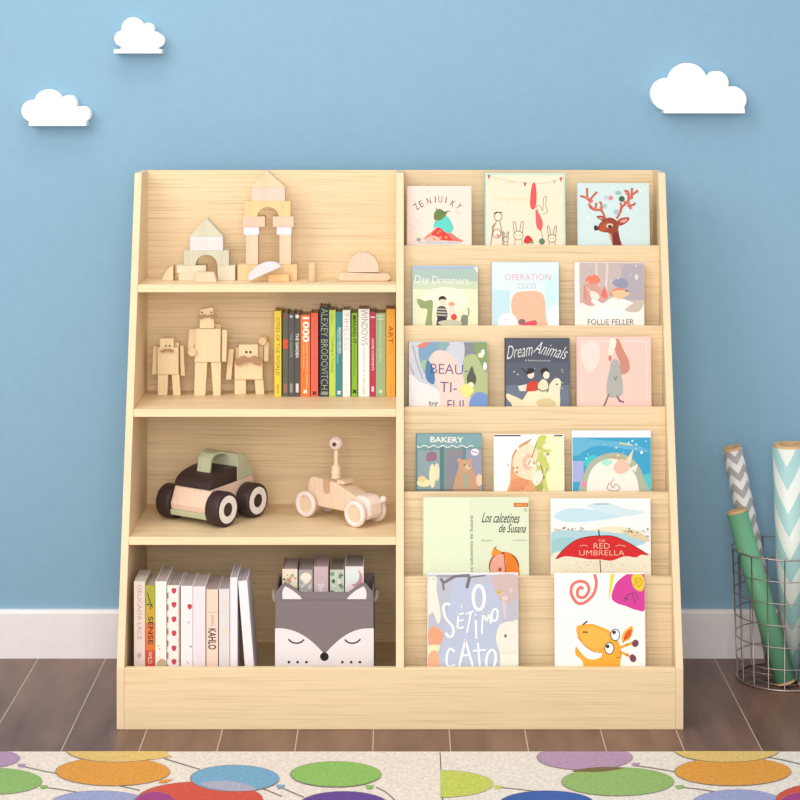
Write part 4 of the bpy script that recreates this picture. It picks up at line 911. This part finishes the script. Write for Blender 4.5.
# ---------------------------------------------------------------- rugs
yr = (CH-.004)*F/(751-HY)-CD
RC = mat((240,226,212), .95, 'rug'); RC2 = mat((236,226,214), .95, 'rug')
def rug(label, xa, xb, base, art, rect_):
    o = MB(); o.box((xa,-1.15,0), (xb,yr,.004), base)
    def fn(px, py, h):
        d = (CH-.004)*F/(py-HY); return ((px-400)*d/F, d-CD, .004+h)
    A = Art(o, fn, rect_, 'rug', .00005, .0001); art(A)
    ob = o.build('rug'); ob.location = (0,0,0); return tag(ob, label, 'rug')
def balloon(A, c, cx, cy, rx, ry, rot=0, line=(140,126,116)):
    A.e(line, cx-.3, cy+.1, rx+.7, ry+.45, rot); A.e(c, cx, cy, rx, ry, rot)
def knot(A, c, x, y): A.p(c, [(x-5,y-1.6),(x+4,y-2),(x+2,y+1.6),(x-3,y+1.8)])
def string(A, *pts): A.l((130,122,116), 1.2, pts, True)
PU=(184,150,180); GN=(148,186,104); OC=(232,196,116); OR=(230,158,62); LB=(160,164,206); RD=(216,82,62); MG=(166,60,130); BL=(118,172,204); G2_=(146,194,98); VI=(98,66,150); LM=(200,210,92); DB=(44,92,170)
def r_left(A):
    string(A,(20,765),(36,769),(56,773)); string(A,(44,787),(60,789),(84,793)); string(A,(118,785),(140,790)); string(A,(164,758),(180,763),(200,769)); string(A,(262,788),(282,796)); string(A,(283,788),(304,797)); string(A,(376,787),(386,792),(396,801)); 
    balloon(A, PU, -25, 758, 45, 10.5); knot(A, PU, 22, 765.5); balloon(A, GN, -6, 781, 48, 13); knot(A, GN, 44, 787)
    balloon(A, OR, 113, 771.5, 57, 14); balloon(A, OC, 117, 750, 50, 12); A.p(OC, [(150,760),(172,756.5),(165,752),(150,751)]); A.p(OR, [(160,780),(173,779),(166,783),(158,783)])
    balloon(A, LB, 100, 803, 48, 12); balloon(A, RD, 200, 800, 63, 18); balloon(A, MG, 155, 812, 25, 20); balloon(A, BL, 235, 778.5, 44, 13)
    A.b((178,176,196), [(200,784),(222,781),(244,784),(256,790),(240,791.5),(218,790)]); knot(A, BL, 281, 787)
    balloon(A, G2_, 336, 774.5, 45, 12.5); knot(A, G2_, 370, 787.5); balloon(A, VI, 344, 806, 45, 14)
    balloon(A, LM, 30, 830, 46, 16); balloon(A, BL, 290, 850, 50, 20); balloon(A, OR, 120, 870, 60, 22)
def r_right(A):
    string(A,(500,787),(520,789),(545,792)); string(A,(634,765),(655,768),(676,771.5)); string(A,(682,787),(700,789),(718,792)); string(A,(760,756),(780,759),(805,765))
    balloon(A, LM, 440, 783.5, 53, 13.5); knot(A, LM, 498, 787); balloon(A, DB, 547, 803, 47, 12.5); balloon(A, PU, 585, 757, 47.5, 12.5); knot(A, PU, 636, 764.5)
    balloon(A, GN, 618, 781.5, 56, 14); A.b((120,100,60), [(572,771),(592,767.5),(612,767),(624,768),(605,771.5),(588,772)]); knot(A, GN, 680, 787)
    balloon(A, OR, 733, 771.5, 58, 14); balloon(A, OC, 727, 750, 52, 12); balloon(A, LB, 738, 804, 46, 14); balloon(A, RD, 838, 800, 62, 18); balloon(A, MG, 802, 808, 24, 15)
    balloon(A, VI, 640, 850, 50, 20); balloon(A, RD, 520, 860, 55, 22); balloon(A, G2_, 790, 860, 55, 20)
xs = X(440, yr)
rug('cream balloon rug lying at the left, reaching to just right of the middle', -1.35, xs-.0008, RC, r_left, (-60,751.3,439.6,980))
rug('cream balloon rug lying at the right, with a lime balloon cut at its edge', xs+.0008, 1.35, RC2, r_right, (440.4,751.3,900,980))
